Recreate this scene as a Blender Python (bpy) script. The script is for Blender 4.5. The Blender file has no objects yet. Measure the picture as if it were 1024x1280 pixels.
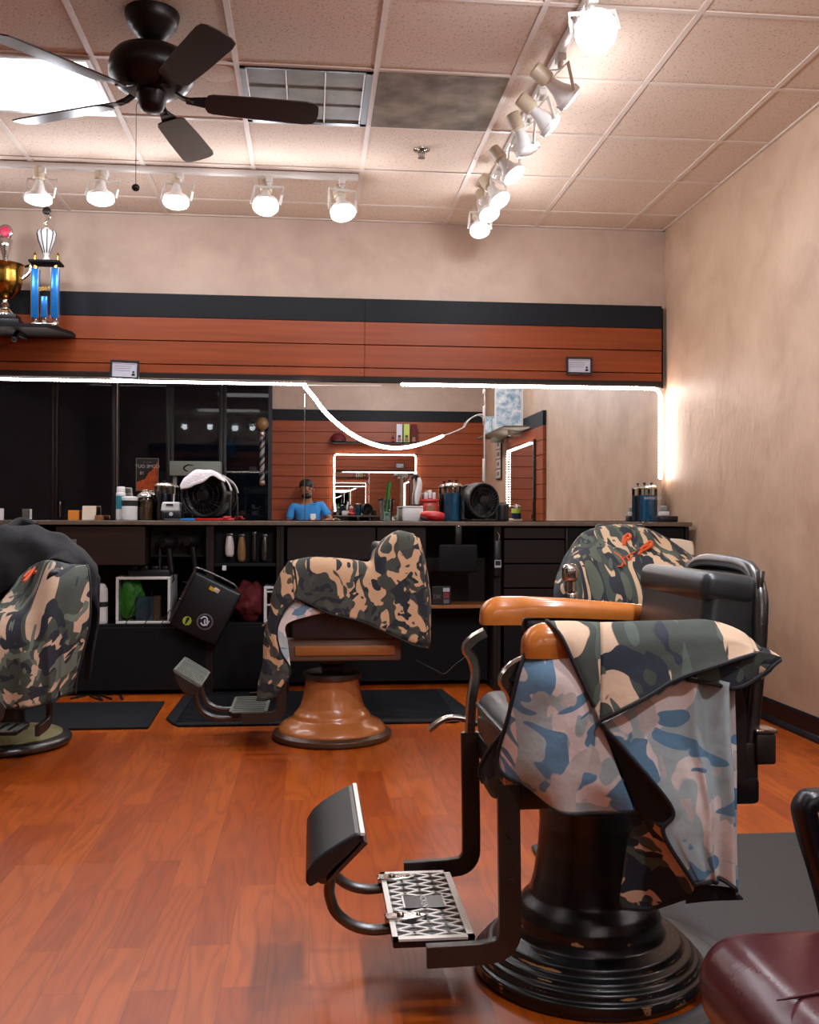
import bpy, bmesh, math, random
from mathutils import Vector, Matrix, noise
random.seed(11)
SC = bpy.context.scene
COL = SC.collection
PI = math.pi

# ------------------------------------------------------------------ camera model (metres, X right, Y into the room, Z up)
F, YAW, PIT, ROL, H0 = 1237.66, .0992, .0067, .0033, 1.0501

def cam_rot(x, u, d):
    c, s = math.cos(ROL), math.sin(ROL); x, u = c*x - s*u, s*x + c*u
    c, s = math.cos(PIT), math.sin(PIT); Y = c*d - s*u; z = s*d + c*u
    c, s = math.cos(YAW), math.sin(YAW); return Vector((c*x + s*Y, -s*x + c*Y, z))

def ray(px, py): return cam_rot((px-512)/F, (640-py)/F, 1.)
def atY(px, py, Y):
    r = ray(px, py); t = Y/r[1]; return Vector((r[0]*t, Y, H0+r[2]*t))
def atZ(px, py, Z):
    r = ray(px, py); t = (Z-H0)/r[2]; return Vector((r[0]*t, r[1]*t, Z))

cam_d = bpy.data.cameras.new('camera'); cam = bpy.data.objects.new('camera', cam_d); COL.objects.link(cam)
R_, U_, F_ = cam_rot(1, 0, 0), cam_rot(0, 1, 0), cam_rot(0, 0, 1)
cam.matrix_world = Matrix(((R_[0], U_[0], -F_[0], 0), (R_[1], U_[1], -F_[1], 0), (R_[2], U_[2], -F_[2], H0), (0, 0, 0, 1)))
cam_d.sensor_fit = 'HORIZONTAL'; cam_d.sensor_width = 36; cam_d.lens = 36*F/1024; cam_d.clip_start = .004
SC.camera = cam

# ------------------------------------------------------------------ room constants
WX, WY, WH = 2.397, 6.547, 3.024       # right wall, back wall, ceiling
SY = 6.50                              # face of slat panels and mirror
LX, FY = -4.6, -.60                    # left wall, front wall (behind the camera)
GX, GY, GS, GT = 1.4983, 3.7053, .6096, .627   # ceiling grid

# ------------------------------------------------------------------ colours and materials
def hx(s):
    s = s.lstrip('#'); v = [int(s[i:i+2], 16)/255 for i in (0, 2, 4)]
    return tuple(((c+.055)/1.055)**2.4 if c > .04045 else c/12.92 for c in v) + (1,)

def newmat(name):
    m = bpy.data.materials.new(name); m.use_nodes = True
    nt = m.node_tree; return m, nt, nt.nodes['Principled BSDF']

def M(name, col, rough=.5, metal=0., spec=.5, var=0., vscale=6., bump=0., bscale=60., emis=None, estr=0., coat=0., sheen=0.):
    m, nt, b = newmat(name); N, L = nt.nodes, nt.links
    c = hx(col) if isinstance(col, str) else tuple(col)+(1,)
    b.inputs['Base Color'].default_value = c
    b.inputs['Roughness'].default_value = rough; b.inputs['Metallic'].default_value = metal
    b.inputs['Specular IOR Level'].default_value = spec
    if coat: b.inputs['Coat Weight'].default_value = coat; b.inputs['Coat Roughness'].default_value = .08
    if sheen: b.inputs['Sheen Weight'].default_value = sheen
    if emis:
        b.inputs['Emission Color'].default_value = hx(emis); b.inputs['Emission Strength'].default_value = estr
    if var or bump:
        tc = N.new('ShaderNodeTexCoord')
    if var:
        n = N.new('ShaderNodeTexNoise'); n.inputs['Scale'].default_value = vscale; n.inputs['Detail'].default_value = 4
        L.new(tc.outputs['Object'], n.inputs['Vector'])
        r = N.new('ShaderNodeMapRange'); r.inputs['From Min'].default_value = .3; r.inputs['From Max'].default_value = .7
        r.inputs['To Min'].default_value = 1-var; r.inputs['To Max'].default_value = 1+var
        L.new(n.outputs['Fac'], r.inputs['Value'])
        x = N.new('ShaderNodeVectorMath'); x.operation = 'SCALE'; x.inputs[0].default_value = c[:3]
        L.new(r.outputs[0], x.inputs['Scale']); L.new(x.outputs[0], b.inputs['Base Color'])
    if bump:
        n2 = N.new('ShaderNodeTexNoise'); n2.inputs['Scale'].default_value = bscale; n2.inputs['Detail'].default_value = 3
        L.new(tc.outputs['Object'], n2.inputs['Vector'])
        bp = N.new('ShaderNodeBump'); bp.inputs['Strength'].default_value = bump; bp.inputs['Distance'].default_value = .01
        L.new(n2.outputs['Fac'], bp.inputs['Height']); L.new(bp.outputs[0], b.inputs['Normal'])
    return m

def math_node(N, L, op, a, b=None, c=None):
    n = N.new('ShaderNodeMath'); n.operation = op
    for i, v in enumerate((a, b, c)):
        if v is None: continue
        if isinstance(v, (int, float)): n.inputs[i].default_value = v
        else: L.new(v, n.inputs[i])
    return n.outputs[0]

def mix_col(N, L, fac, a, b, mode='MIX'):
    n = N.new('ShaderNodeMix'); n.data_type = 'RGBA'; n.blend_type = mode
    for s, v in ((n.inputs['Factor'], fac), (n.inputs['A'], a), (n.inputs['B'], b)):
        pass
    def setin(sock, v):
        if isinstance(v, (int, float)): sock.default_value = v
        elif isinstance(v, tuple): sock.default_value = v
        else: L.new(v, sock)
    setin(n.inputs[0], fac); setin(n.inputs[6], a); setin(n.inputs[7], b)
    return n.outputs[2]

def floor_material():
    m, nt, b = newmat('laminate_floor'); N, L = nt.nodes, nt.links
    tc = N.new('ShaderNodeTexCoord'); sp = N.new('ShaderNodeSeparateXYZ'); L.new(tc.outputs['Object'], sp.inputs[0])
    cb = N.new('ShaderNodeCombineXYZ'); L.new(sp.outputs['Y'], cb.inputs['X']); L.new(sp.outputs['X'], cb.inputs['Y'])
    br = N.new('ShaderNodeTexBrick'); L.new(cb.outputs[0], br.inputs['Vector'])
    br.offset = .37; br.offset_frequency = 2; br.squash = 1.
    br.inputs['Scale'].default_value = 1; br.inputs['Brick Width'].default_value = .62; br.inputs['Row Height'].default_value = .098
    br.inputs['Mortar Size'].default_value = .0006; br.inputs['Mortar Smooth'].default_value = .3; br.inputs['Bias'].default_value = 0
    br.inputs['Color1'].default_value = (0, 0, 0, 1); br.inputs['Color2'].default_value = (1, 1, 1, 1); br.inputs['Mortar'].default_value = (.3, .3, .3, 1)
    # cathedral grain, shifted per strip
    sh = math_node(N, L, 'MULTIPLY', br.outputs['Color'], 37.)
    g = N.new('ShaderNodeCombineXYZ')
    L.new(math_node(N, L, 'MULTIPLY', sp.outputs['X'], 6.), g.inputs['X'])
    L.new(math_node(N, L, 'MULTIPLY', sp.outputs['Y'], .8), g.inputs['Y']); L.new(sh, g.inputs['Z'])
    n = N.new('ShaderNodeTexNoise'); n.inputs['Scale'].default_value = 1.; n.inputs['Detail'].default_value = 2.5; n.inputs['Roughness'].default_value = .45
    L.new(g.outputs[0], n.inputs['Vector'])
    ring = math_node(N, L, 'SINE', math_node(N, L, 'MULTIPLY', n.outputs['Fac'], 80.))
    ring = math_node(N, L, 'MULTIPLY_ADD', ring, .5, .5)
    ring = math_node(N, L, 'POWER', ring, 2.2)
    g2 = N.new('ShaderNodeCombineXYZ')
    L.new(math_node(N, L, 'MULTIPLY', sp.outputs['X'], 260.), g2.inputs['X'])
    L.new(math_node(N, L, 'MULTIPLY', sp.outputs['Y'], 9.), g2.inputs['Y']); L.new(sh, g2.inputs['Z'])
    f = N.new('ShaderNodeTexNoise'); f.inputs['Scale'].default_value = 1.; f.inputs['Detail'].default_value = 2; L.new(g2.outputs[0], f.inputs['Vector'])
    base = mix_col(N, L, br.outputs['Color'], hx('#9c420a'), hx('#bc5b13'))
    c1 = mix_col(N, L, math_node(N, L, 'MULTIPLY', ring, .34), base, hx('#642104'))
    c2 = mix_col(N, L, math_node(N, L, 'MULTIPLY', f.outputs['Fac'], .4), c1, hx('#843206'))
    c3 = mix_col(N, L, br.outputs['Fac'], c2, hx('#6a2c10'))
    L.new(c3, b.inputs['Base Color'])
    r = math_node(N, L, 'MULTIPLY_ADD', f.outputs['Fac'], .14, .26)
    L.new(r, b.inputs['Roughness']); b.inputs['Specular IOR Level'].default_value = .45
    bp = N.new('ShaderNodeBump'); bp.inputs['Strength'].default_value = .12; bp.inputs['Distance'].default_value = .002
    L.new(f.outputs['Fac'], bp.inputs['Height']); L.new(bp.outputs[0], b.inputs['Normal'])
    return m

def wood_material(name, dark, light, sx=1.2, sz=30., rough=.4, axis='X', spec=.5, contrast=1.):
    """grain runs along the given axis of object space"""
    m, nt, b = newmat(name); N, L = nt.nodes, nt.links
    tc = N.new('ShaderNodeTexCoord'); mp = N.new('ShaderNodeMapping')
    sc = [sz, sz, sz]; sc['XYZ'.index(axis)] = sx; mp.inputs['Scale'].default_value = sc
    L.new(tc.outputs['Object'], mp.inputs[0])
    n = N.new('ShaderNodeTexNoise'); n.inputs['Scale'].default_value = 1; n.inputs['Detail'].default_value = 5; n.inputs['Distortion'].default_value = .6
    L.new(mp.outputs[0], n.inputs['Vector'])
    r = N.new('ShaderNodeValToRGB'); r.color_ramp.elements[0].position = .5-.22/contrast; r.color_ramp.elements[1].position = .5+.22/contrast
    r.color_ramp.elements[0].color = hx(dark); r.color_ramp.elements[1].color = hx(light)
    L.new(n.outputs['Fac'], r.inputs[0]); L.new(r.outputs[0], b.inputs['Base Color'])
    b.inputs['Roughness'].default_value = rough; b.inputs['Specular IOR Level'].default_value = spec
    return m

def plaster_material(name, c0, c1, rough=.62, bumpy=.25, scale=3.):
    m, nt, b = newmat(name); N, L = nt.nodes, nt.links
    tc = N.new('ShaderNodeTexCoord')
    n = N.new('ShaderNodeTexNoise'); n.inputs['Scale'].default_value = scale; n.inputs['Detail'].default_value = 7; n.inputs['Roughness'].default_value = .62; n.inputs['Distortion'].default_value = .4
    L.new(tc.outputs['Object'], n.inputs['Vector'])
    r = N.new('ShaderNodeValToRGB'); r.color_ramp.elements[0].position = .34; r.color_ramp.elements[1].position = .64
    r.color_ramp.elements[0].color = hx(c0); r.color_ramp.elements[1].color = hx(c1)
    L.new(n.outputs['Fac'], r.inputs[0]); L.new(r.outputs[0], b.inputs['Base Color'])
    b.inputs['Roughness'].default_value = rough
    mp = N.new('ShaderNodeMapping'); mp.inputs['Scale'].default_value = (14, 14, 6); L.new(tc.outputs['Object'], mp.inputs[0])
    n2 = N.new('ShaderNodeTexNoise'); n2.inputs['Scale'].default_value = 1; n2.inputs['Detail'].default_value = 5; n2.inputs['Distortion'].default_value = 1.2
    L.new(mp.outputs[0], n2.inputs['Vector'])
    bp = N.new('ShaderNodeBump'); bp.inputs['Strength'].default_value = bumpy; bp.inputs['Distance'].default_value = .012
    L.new(n2.outputs['Fac'], bp.inputs['Height']); L.new(bp.outputs[0], b.inputs['Normal'])
    return m

def tile_material():
    m, nt, b = newmat('acoustic_tile'); N, L = nt.nodes, nt.links
    tc = N.new('ShaderNodeTexCoord')
    n = N.new('ShaderNodeTexNoise'); n.inputs['Scale'].default_value = 95; n.inputs['Detail'].default_value = 3; L.new(tc.outputs['Object'], n.inputs['Vector'])
    r = N.new('ShaderNodeValToRGB'); r.color_ramp.elements[0].position = .33; r.color_ramp.elements[1].position = .43
    r.color_ramp.elements[0].color = hx('#b09883'); r.color_ramp.elements[1].color = hx('#d4bdaa')
    L.new(n.outputs['Fac'], r.inputs[0])
    n3 = N.new('ShaderNodeTexNoise'); n3.inputs['Scale'].default_value = 1.3; n3.inputs['Detail'].default_value = 3; L.new(tc.outputs['Object'], n3.inputs['Vector'])
    c = mix_col(N, L, math_node(N, L, 'MULTIPLY', n3.outputs['Fac'], .3), r.outputs[0], hx('#b9a08c'))
    L.new(c, b.inputs['Base Color']); b.inputs['Roughness'].default_value = .9
    bp = N.new('ShaderNodeBump'); bp.inputs['Strength'].default_value = .25; bp.inputs['Distance'].default_value = .004
    L.new(n.outputs['Fac'], bp.inputs['Height']); L.new(bp.outputs[0], b.inputs['Normal'])
    return m

def camo_material(name, cols, scale, seed, ths=(.52, .545, .60), rough=.8):
    """cols: ground, then three layers of blobs"""
    m, nt, b = newmat(name); N, L = nt.nodes, nt.links
    uv = N.new('ShaderNodeUVMap'); uv.uv_map = 'UVMap'
    col = hx(cols[0])
    for k in range(3):
        mp = N.new('ShaderNodeMapping'); mp.inputs['Scale'].default_value = (1., 1.25, 1) if k % 2 else (1.15, .95, 1)
        mp.inputs['Location'].default_value = (seed*1.7+k*3.1, seed*.9-k*2.3, 0)
        L.new(uv.outputs[0], mp.inputs[0])
        n = N.new('ShaderNodeTexNoise'); n.noise_dimensions = '4D'; n.inputs['W'].default_value = seed+k*7.3
        n.inputs['Scale'].default_value = scale*(1, 1.1, 1.35)[k]; n.inputs['Detail'].default_value = 1.5; n.inputs['Roughness'].default_value = .42; n.inputs['Distortion'].default_value = 1.5
        L.new(mp.outputs[0], n.inputs['Vector'])
        r = N.new('ShaderNodeMapRange'); r.inputs['From Min'].default_value = ths[k]-.004; r.inputs['From Max'].default_value = ths[k]+.004
        L.new(n.outputs['Fac'], r.inputs['Value'])
        col = mix_col(N, L, r.outputs[0], col, hx(cols[k+1]))
    L.new(col, b.inputs['Base Color']); b.inputs['Roughness'].default_value = rough
    tc = N.new('ShaderNodeTexCoord')
    n2 = N.new('ShaderNodeTexNoise'); n2.inputs['Scale'].default_value = 22; n2.inputs['Detail'].default_value = 3; L.new(tc.outputs['Object'], n2.inputs['Vector'])
    bp = N.new('ShaderNodeBump'); bp.inputs['Strength'].default_value = .25; bp.inputs['Distance'].default_value = .012
    L.new(n2.outputs['Fac'], bp.inputs['Height']); L.new(bp.outputs[0], b.inputs['Normal'])
    return m

def worn_material(name, paint, under, radii, half=.0035, thr=.5, rough=.3):
    """dark enamel chipped in arcs along the turned rings of a pedestal (object space, ring radii in metres)"""
    m, nt, b = newmat(name); N, L = nt.nodes, nt.links
    tc = N.new('ShaderNodeTexCoord'); sp = N.new('ShaderNodeSeparateXYZ'); L.new(tc.outputs['Object'], sp.inputs[0])
    r = math_node(N, L, 'SQRT', math_node(N, L, 'ADD', math_node(N, L, 'MULTIPLY', sp.outputs['X'], sp.outputs['X']), math_node(N, L, 'MULTIPLY', sp.outputs['Y'], sp.outputs['Y'])))
    n = N.new('ShaderNodeTexNoise'); n.inputs['Scale'].default_value = 9; n.inputs['Detail'].default_value = 6; n.inputs['Roughness'].default_value = .65; L.new(tc.outputs['Object'], n.inputs['Vector'])
    tot = None
    for q in radii:
        d = math_node(N, L, 'ABSOLUTE', math_node(N, L, 'SUBTRACT', r, q))
        k = math_node(N, L, 'SUBTRACT', 1., math_node(N, L, 'DIVIDE', d, half)); k = math_node(N, L, 'MAXIMUM', k, 0.)
        tot = k if tot is None else math_node(N, L, 'MAXIMUM', tot, k)
    v = math_node(N, L, 'MULTIPLY', math_node(N, L, 'POWER', tot, .35), n.outputs['Fac'])
    mr = N.new('ShaderNodeMapRange'); mr.inputs['From Min'].default_value = thr; mr.inputs['From Max'].default_value = thr+.02; L.new(v, mr.inputs['Value'])
    L.new(mix_col(N, L, mr.outputs[0], hx(paint), hx(under)), b.inputs['Base Color'])
    b.inputs['Roughness'].default_value = rough; b.inputs['Specular IOR Level'].default_value = .5
    return m

def emit(name, col, s):
    m = bpy.data.materials.new(name); m.use_nodes = True; nt = m.node_tree; nt.nodes.clear()
    e = nt.nodes.new('ShaderNodeEmission'); e.inputs[0].default_value = hx(col); e.inputs[1].default_value = s
    o = nt.nodes.new('ShaderNodeOutputMaterial'); nt.links.new(e.outputs[0], o.inputs[0]); return m

def glass(name, tint, alpha_mix=.12, rough=.02):
    """thin clear plastic / glass: see-through with a fresnel sheen"""
    m = bpy.data.materials.new(name); m.use_nodes = True; nt = m.node_tree; nt.nodes.clear(); N, L = nt.nodes, nt.links
    t = N.new('ShaderNodeBsdfTransparent'); t.inputs[0].default_value = hx(tint)
    g = N.new('ShaderNodeBsdfGlossy'); g.inputs['Roughness'].default_value = rough
    fr = N.new('ShaderNodeFresnel'); fr.inputs[0].default_value = 1.45
    mx = N.new('ShaderNodeMixShader'); o = N.new('ShaderNodeOutputMaterial')
    L.new(math_node(N, L, 'ADD', fr.outputs[0], alpha_mix*.3), mx.inputs[0]); L.new(t.outputs[0], mx.inputs[1]); L.new(g.outputs[0], mx.inputs[2]); L.new(mx.outputs[0], o.inputs[0])
    return m

MT = {}
MT['floor'] = floor_material()
MT['tile'] = tile_material()
MT['wall'] = plaster_material('beige_plaster', '#b09683', '#bea592', bumpy=.08)
MT['wall_tex'] = plaster_material('troweled_beige_plaster', '#b39379', '#c6a78c', rough=.5, bumpy=.3, scale=3.)
MT['slat'] = wood_material('cherry_slat', '#7c3510', '#964417', rough=.45, spec=.35)
MT['band'] = M('black_band', '#17191d', .6, spec=.2)
MT['cab'] = wood_material('dark_walnut_laminate', '#1a1310', '#251a15', rough=.6, sz=22, spec=.25)
MT['cabdark'] = M('black_laminate', '#0f1013', .6, spec=.2)
MT['drawer'] = wood_material('brown_drawer_front', '#241812', '#332118', rough=.5, sz=25, spec=.25)
MT['counter'] = M('dark_counter_laminate', '#2e2723', .3, var=.12, vscale=9)
MT['edge'] = M('worn_counter_edge', '#6a5a4a', .4, var=.2, vscale=20)
MT['mirror'] = M('mirror_silver', (.86, .87, .86), .0, 1.)
MT['white_metal'] = M('white_painted_metal', '#d9d5cf', .35)
MT['beige_metal'] = M('cream_painted_metal', '#c9b99f', .4)
MT['grid'] = M('ceiling_grid_paint', '#cdbcae', .5)
MT['black'] = M('black_plastic', '#131417', .4)
MT['blackmat'] = M('black_rubber', '#141518', .8, spec=.2, bump=.3, bscale=120)
MT['charcoal'] = M('charcoal_rubber', '#33312f', .7, bump=.15, bscale=80)
MT['chrome'] = M('worn_chrome', '#b9b7b2', .18, 1., var=.15, vscale=15)
MT['steel'] = M('aged_steel', '#5e5d5c', .32, .9, var=.25, vscale=14)
MT['tread'] = M('grey_cast_tread', '#767c73', .42, .35, var=.2, vscale=20)
MT['bar'] = M('brown_black_enamel_bar', '#3a3531', .35, .5, var=.2, vscale=9)
MT['darkbar'] = M('black_enamel_bar', '#15161a', .3, .2)
MT['leather'] = M('black_leather', '#1d2023', .36, var=.15, vscale=10, bump=.04, bscale=140)
MT['grayleather'] = M('worn_grey_leather', '#25292b', .36, var=.2, vscale=6, bump=.05, bscale=30)
MT['maroon'] = M('maroon_vinyl', '#4a1d22', .24, var=.12, vscale=5, bump=.05, bscale=40)
MT['amber'] = M('amber_porcelain', '#c0702e', .22, var=.1, vscale=18, coat=.4)
MT['orange_base'] = M('orange_brown_porcelain', '#b06a38', .25, var=.12, vscale=8, coat=.4)
MT['wornblack'] = worn_material('chipped_black_enamel', '#121316', '#a98456', (.2675, .2535, .238, .2165, .1945, .1695), .0026, .535)
MT['wornorange'] = worn_material('chipped_tan_enamel', '#4a3425', '#8a5c38', (.283, .270), .003, .56)
MT['cream'] = M('cream_enamel', '#9c9468', .35, var=.15, vscale=7)
MT['plate'] = M('white_enamel_plate', '#e3dcd3', .35)
MT['fanbrown'] = M('oil_bronze', '#1c1512', .35, .6)
MT['blade'] = wood_material('dark_walnut_blade', '#23120d', '#331a12', rough=.35, sz=20)
MT['woodlight'] = wood_material('tan_seat_wood', '#8a5226', '#a3652f', rough=.45, sz=30)
MT['woodgrey'] = wood_material('weathered_grey_wood', '#4a392d', '#6b5443', rough=.55, sz=20)
MT['bulb'] = emit('lit_lamp_face', '#f4f2ff', 12.)
MT['led'] = emit('led_diode', '#ffeee4', 52.)
MT['ledtape'] = M('led_tape', '#cfc6bd', .5)
MT['diffuser'] = emit('lit_troffer_lens', '#fffaf6', 3.2)
MT['duct'] = M('dusty_vent_metal', '#6b6250', .6, var=.4, vscale=7)
MT['void'] = M('vent_cavity', '#0b0b0c', .8)
MT['glass'] = glass('clear_glass', '#f2f6f4')
MT['blue_liquid'] = M('blue_disinfectant', '#1f78a6', .12, var=.1)
MT['dark_liquid'] = M('navy_disinfectant', '#152a44', .12)
MT['amber_liquid'] = M('amber_contents', '#6b4a25', .3, var=.3, vscale=25)
MT['white'] = M('white_plastic', '#dcd9d6', .35)
MT['offwhite'] = M('offwhite_card', '#cbb9a3', .7)
MT['red'] = M('red_plastic', '#b81f1c', .3)
MT['darkred'] = M('dark_red_cloth', '#5e0f15', .8, bump=.5, bscale=12)
MT['orange'] = M('orange_card', '#d8801e', .6)
MT['teal'] = M('teal_label', '#2e7f8e', .45)
MT['green'] = M('green_plastic', '#1b8a3d', .3)
MT['lime'] = M('lime_bag', '#6fc24a', .4, bump=.5, bscale=25)
MT['bluep'] = M('blue_plastic', '#1f7cc4', .35)
MT['bluefoil'] = M('blue_trophy_foil', '#1a74c2', .25, .4, var=.1, vscale=40)
MT['gold'] = M('gold_plating', '#b78b3f', .2, 1., var=.15, vscale=20)
MT['silver'] = M('silver_plating', '#d5d2cc', .15, 1.)
MT['pink'] = M('crimson_medallion', '#c02a4c', .4)
MT['towel'] = M('white_towel', '#e6e0e2', .95, bump=.5, bscale=90)
MT['jacket'] = M('black_jacket_cloth', '#17181c', .85, var=.2, vscale=6, bump=.4, bscale=18)
MT['binding'] = M('black_binding_tape', '#131316', .75)
MT['clearbin'] = glass('clear_drawer_plastic', '#e6ece9', .0, .1)
MT['tan'] = M('tan_plastic', '#8a6a42', .45, var=.2, vscale=30)
MT['pane'] = glass('window_pane', '#c9ced0', .0)
MT['poster_dark'] = M('dark_poster_paper', '#2b2725', .6)
MT['poster_orange'] = M('orange_poster_print', '#d4622a', .6, var=.35, vscale=14)
MT['greycase'] = M('grey_green_enamel', '#8d9d95', .5)
MT['paper'] = M('white_paper', '#c8c6d2', .7)
MT['ink'] = M('grey_print', '#6d6b78', .8)
MT['blackink'] = M('black_print', '#1a1a1d', .8)
MT['yellow'] = M('yellow_sticker', '#d3a321', .5)
MT['stickgreen'] = M('lime_sticker', '#a8b83e', .5)
MT['logo_orange'] = M('orange_embroidery', '#d2551f', .7)
OUT = ['#cfae90', '#3d4238', '#20252c', '#4d564d']
MT['camoA'] = camo_material('camouflage_cape_cloth', ['#d3b396', '#3b4039', '#1d2430', '#4c574e'], 7.6, 3.3, (.50, .55, .60))
MT['camoB'] = camo_material('camouflage_cape_cloth_warm', ['#c9a27c', '#383b35', '#1b2028', '#45483f'], 7.6, 4.1, (.495, .535, .60))
MT['camoC'] = camo_material('camouflage_cape_cloth_small', ['#c8ab88', '#3a443d', '#1c222b', '#50594c'], 8.5, 8.7, (.49, .535, .585))
MT['camoD'] = camo_material('camouflage_cape_cloth_pale', ['#cdaf94', '#454b42', '#252a33', '#6a7569'], 9., 2.6, (.50, .545, .58))
MT['lining'] = camo_material('faded_cape_lining', ['#e2d2cb', '#a9b5b6', '#6388a3', '#c4b9b3'], 6.6, 3.7, (.51, .555, .60))
MT['skin'] = M('skin', '#8f5f45', .55)
MT['shirt'] = M('blue_shirt', '#2f86c8', .8, bump=.2, bscale=30)
MT['hair'] = M('dark_hair', '#15100e', .6)
MT['trouser'] = M('dark_trousers', '#1d1f25', .85)
MT['shoe'] = M('black_shoes', '#111113', .5)

# ------------------------------------------------------------------ object helpers
def tag(o, label, cat, group=None):
    o['label'] = label; o['category'] = cat
    if group: o['group'] = group
    return o

def structure(o):
    o['kind'] = 'structure'; return o

def thing(name, label, cat, loc=(0, 0, 0), rz=0., group=None):
    o = bpy.data.objects.new(name, None); COL.objects.link(o); o.empty_display_size = .05
    o.location = loc; o.rotation_euler = (0, 0, rz); return tag(o, label, cat, group)

def catmull(P, n, closed=False):
    P = [Vector(p) for p in P]; out = []
    m = len(P); segs = m if closed else m-1
    for i in range(segs):
        p0 = P[(i-1) % m] if closed or i > 0 else P[0]*2-P[1]
        p1, p2 = P[i], P[(i+1) % m]
        p3 = P[(i+2) % m] if closed or i+2 < m else P[-1]*2-P[-2]
        for k in range(n):
            t = k/n
            out.append(.5*((2*p1)+(p2-p0)*t+(2*p0-5*p1+4*p2-p3)*t*t+(3*p1-p0-3*p2+p3)*t**3))
    if not closed: out.append(P[-1])
    return out

class MB:
    """collects shapes into one mesh; coordinates are shifted by -off"""
    def __init__(s, off=(0, 0, 0), rz=0.):
        s.bm = bmesh.new(); s.off = Vector(off); s.mi = 0; s.rz = rz; s.uv = s.bm.loops.layers.uv.new('UVMap')
    def _mark(s, faces):
        for f in faces: f.material_index = s.mi
    def quad(s, pts):
        f = s.bm.faces.new([s.bm.verts.new(Vector(p)) for p in pts]); f.material_index = s.mi; return f
    def box(s, c, d, rot=None, bev=0., seg=2):
        mt = Matrix.Translation(Vector(c)) @ (rot.to_4x4() if rot else Matrix.Identity(4)) @ Matrix.Diagonal((d[0], d[1], d[2], 1))
        r = bmesh.ops.create_cube(s.bm, size=1., matrix=mt); vs = r['verts']
        es = {e for v in vs for e in v.link_edges}; fs = {f for v in vs for f in v.link_faces}
        s._mark(fs)
        if bev:
            q = bmesh.ops.bevel(s.bm, geom=list(es), offset=min(bev, min(d)*.49), segments=seg, affect='EDGES', profile=.5); s._mark(q['faces'])
        return s
    def span(s, a, b, bev=0., seg=2):
        return s.box([(a[i]+b[i])/2 for i in range(3)], [abs(b[i]-a[i]) for i in range(3)], None, bev, seg)
    def cyl(s, p0, p1, r0, r1=None, seg=24, caps=True):
        p0, p1 = Vector(p0), Vector(p1); r1 = r0 if r1 is None else r1; d = p1-p0
        mt = Matrix.Translation((p0+p1)/2) @ d.to_track_quat('Z', 'Y').to_matrix().to_4x4()
        r = bmesh.ops.create_cone(s.bm, cap_ends=caps, segments=seg, radius1=r0, radius2=r1, depth=d.length, matrix=mt)
        s._mark({f for v in r['verts'] for f in v.link_faces}); return s
    def sph(s, c, r, sc=(1, 1, 1), u=20, v=12, rot=None):
        mt = Matrix.Translation(Vector(c)) @ (rot.to_4x4() if rot else Matrix.Identity(4)) @ Matrix.Diagonal((sc[0], sc[1], sc[2], 1))
        q = bmesh.ops.create_uvsphere(s.bm, u_segments=u, v_segments=v, radius=r, matrix=mt)
        s._mark({f for w in q['verts'] for f in w.link_faces}); return s
    def lathe(s, prof, c=(0, 0, 0), seg=48, rot=None, capt=True, capb=True):
        R = rot if rot else Matrix.Identity(3); c = Vector(c); rings = []
        for (r, z) in prof:
            rings.append([s.bm.verts.new(c + R @ Vector((r*math.cos(2*PI*k/seg), r*math.sin(2*PI*k/seg), z))) for k in range(seg)])
        fs = []
        for a, b in zip(rings, rings[1:]):
            for k in range(seg):
                fs.append(s.bm.faces.new((a[k], a[(k+1) % seg], b[(k+1) % seg], b[k])))
        if capt: fs.append(s.bm.faces.new(rings[-1]))
        if capb: fs.append(s.bm.faces.new(rings[0][::-1]))
        s._mark(fs); return s
    def sweep(s, pts, sec, closed=False, up=None, caps=True):
        """sweep a 2-D section (list of (a,b)) along a polyline; up fixes the b axis when given"""
        pts = [Vector(p) for p in pts]; n = len(pts); rings = []; prev = None
        for i in range(n):
            if closed: t = (pts[(i+1) % n]-pts[i-1]).normalized()
            else: t = (pts[min(i+1, n-1)]-pts[max(i-1, 0)]).normalized()
            if up is not None:
                b = Vector(up); a = t.cross(b)
                if a.length < 1e-5: a = Vector((1, 0, 0))
                a.normalize(); b = a.cross(t).normalized()*1.
                b = b if b.dot(Vector(up)) > 0 else -b
            else:
                if prev is None:
                    a = t.orthogonal().normalized()
                else:
                    a = (prev - t*prev.dot(t)).normalized()
                prev = a; b = t.cross(a)
            k = sec[i] if isinstance(sec[0], list) else sec
            rings.append([s.bm.verts.new(pts[i]+a*q[0]+b*q[1]) for q in k])
        fs = []; m = len(rings[0])
        for i in range(n if closed else n-1):
            A, B = rings[i], rings[(i+1) % n]
            for k in range(m): fs.append(s.bm.faces.new((A[k], A[(k+1) % m], B[(k+1) % m], B[k])))
        if not closed and caps:
            fs.append(s.bm.faces.new(rings[0][::-1])); fs.append(s.bm.faces.new(rings[-1]))
        s._mark(fs); return s
    def tube(s, pts, r, seg=10, closed=False):
        if isinstance(r, (list, tuple)):
            sec = [[(q*math.cos(2*PI*k/seg), q*math.sin(2*PI*k/seg)) for k in range(seg)] for q in r]
        else: sec = [(r*math.cos(2*PI*k/seg), r*math.sin(2*PI*k/seg)) for k in range(seg)]
        return s.sweep(pts, sec, closed)
    def bar(s, pts, w, h, up=(0, 1, 0), c=.25):
        a, b = w/2, h/2; e = min(a, b)*c
        return s.sweep(pts, [(-a+e, -b), (a-e, -b), (a, -b+e), (a, b-e), (a-e, b), (-a+e, b), (-a, b-e), (-a, -b+e)], up=up)
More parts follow.
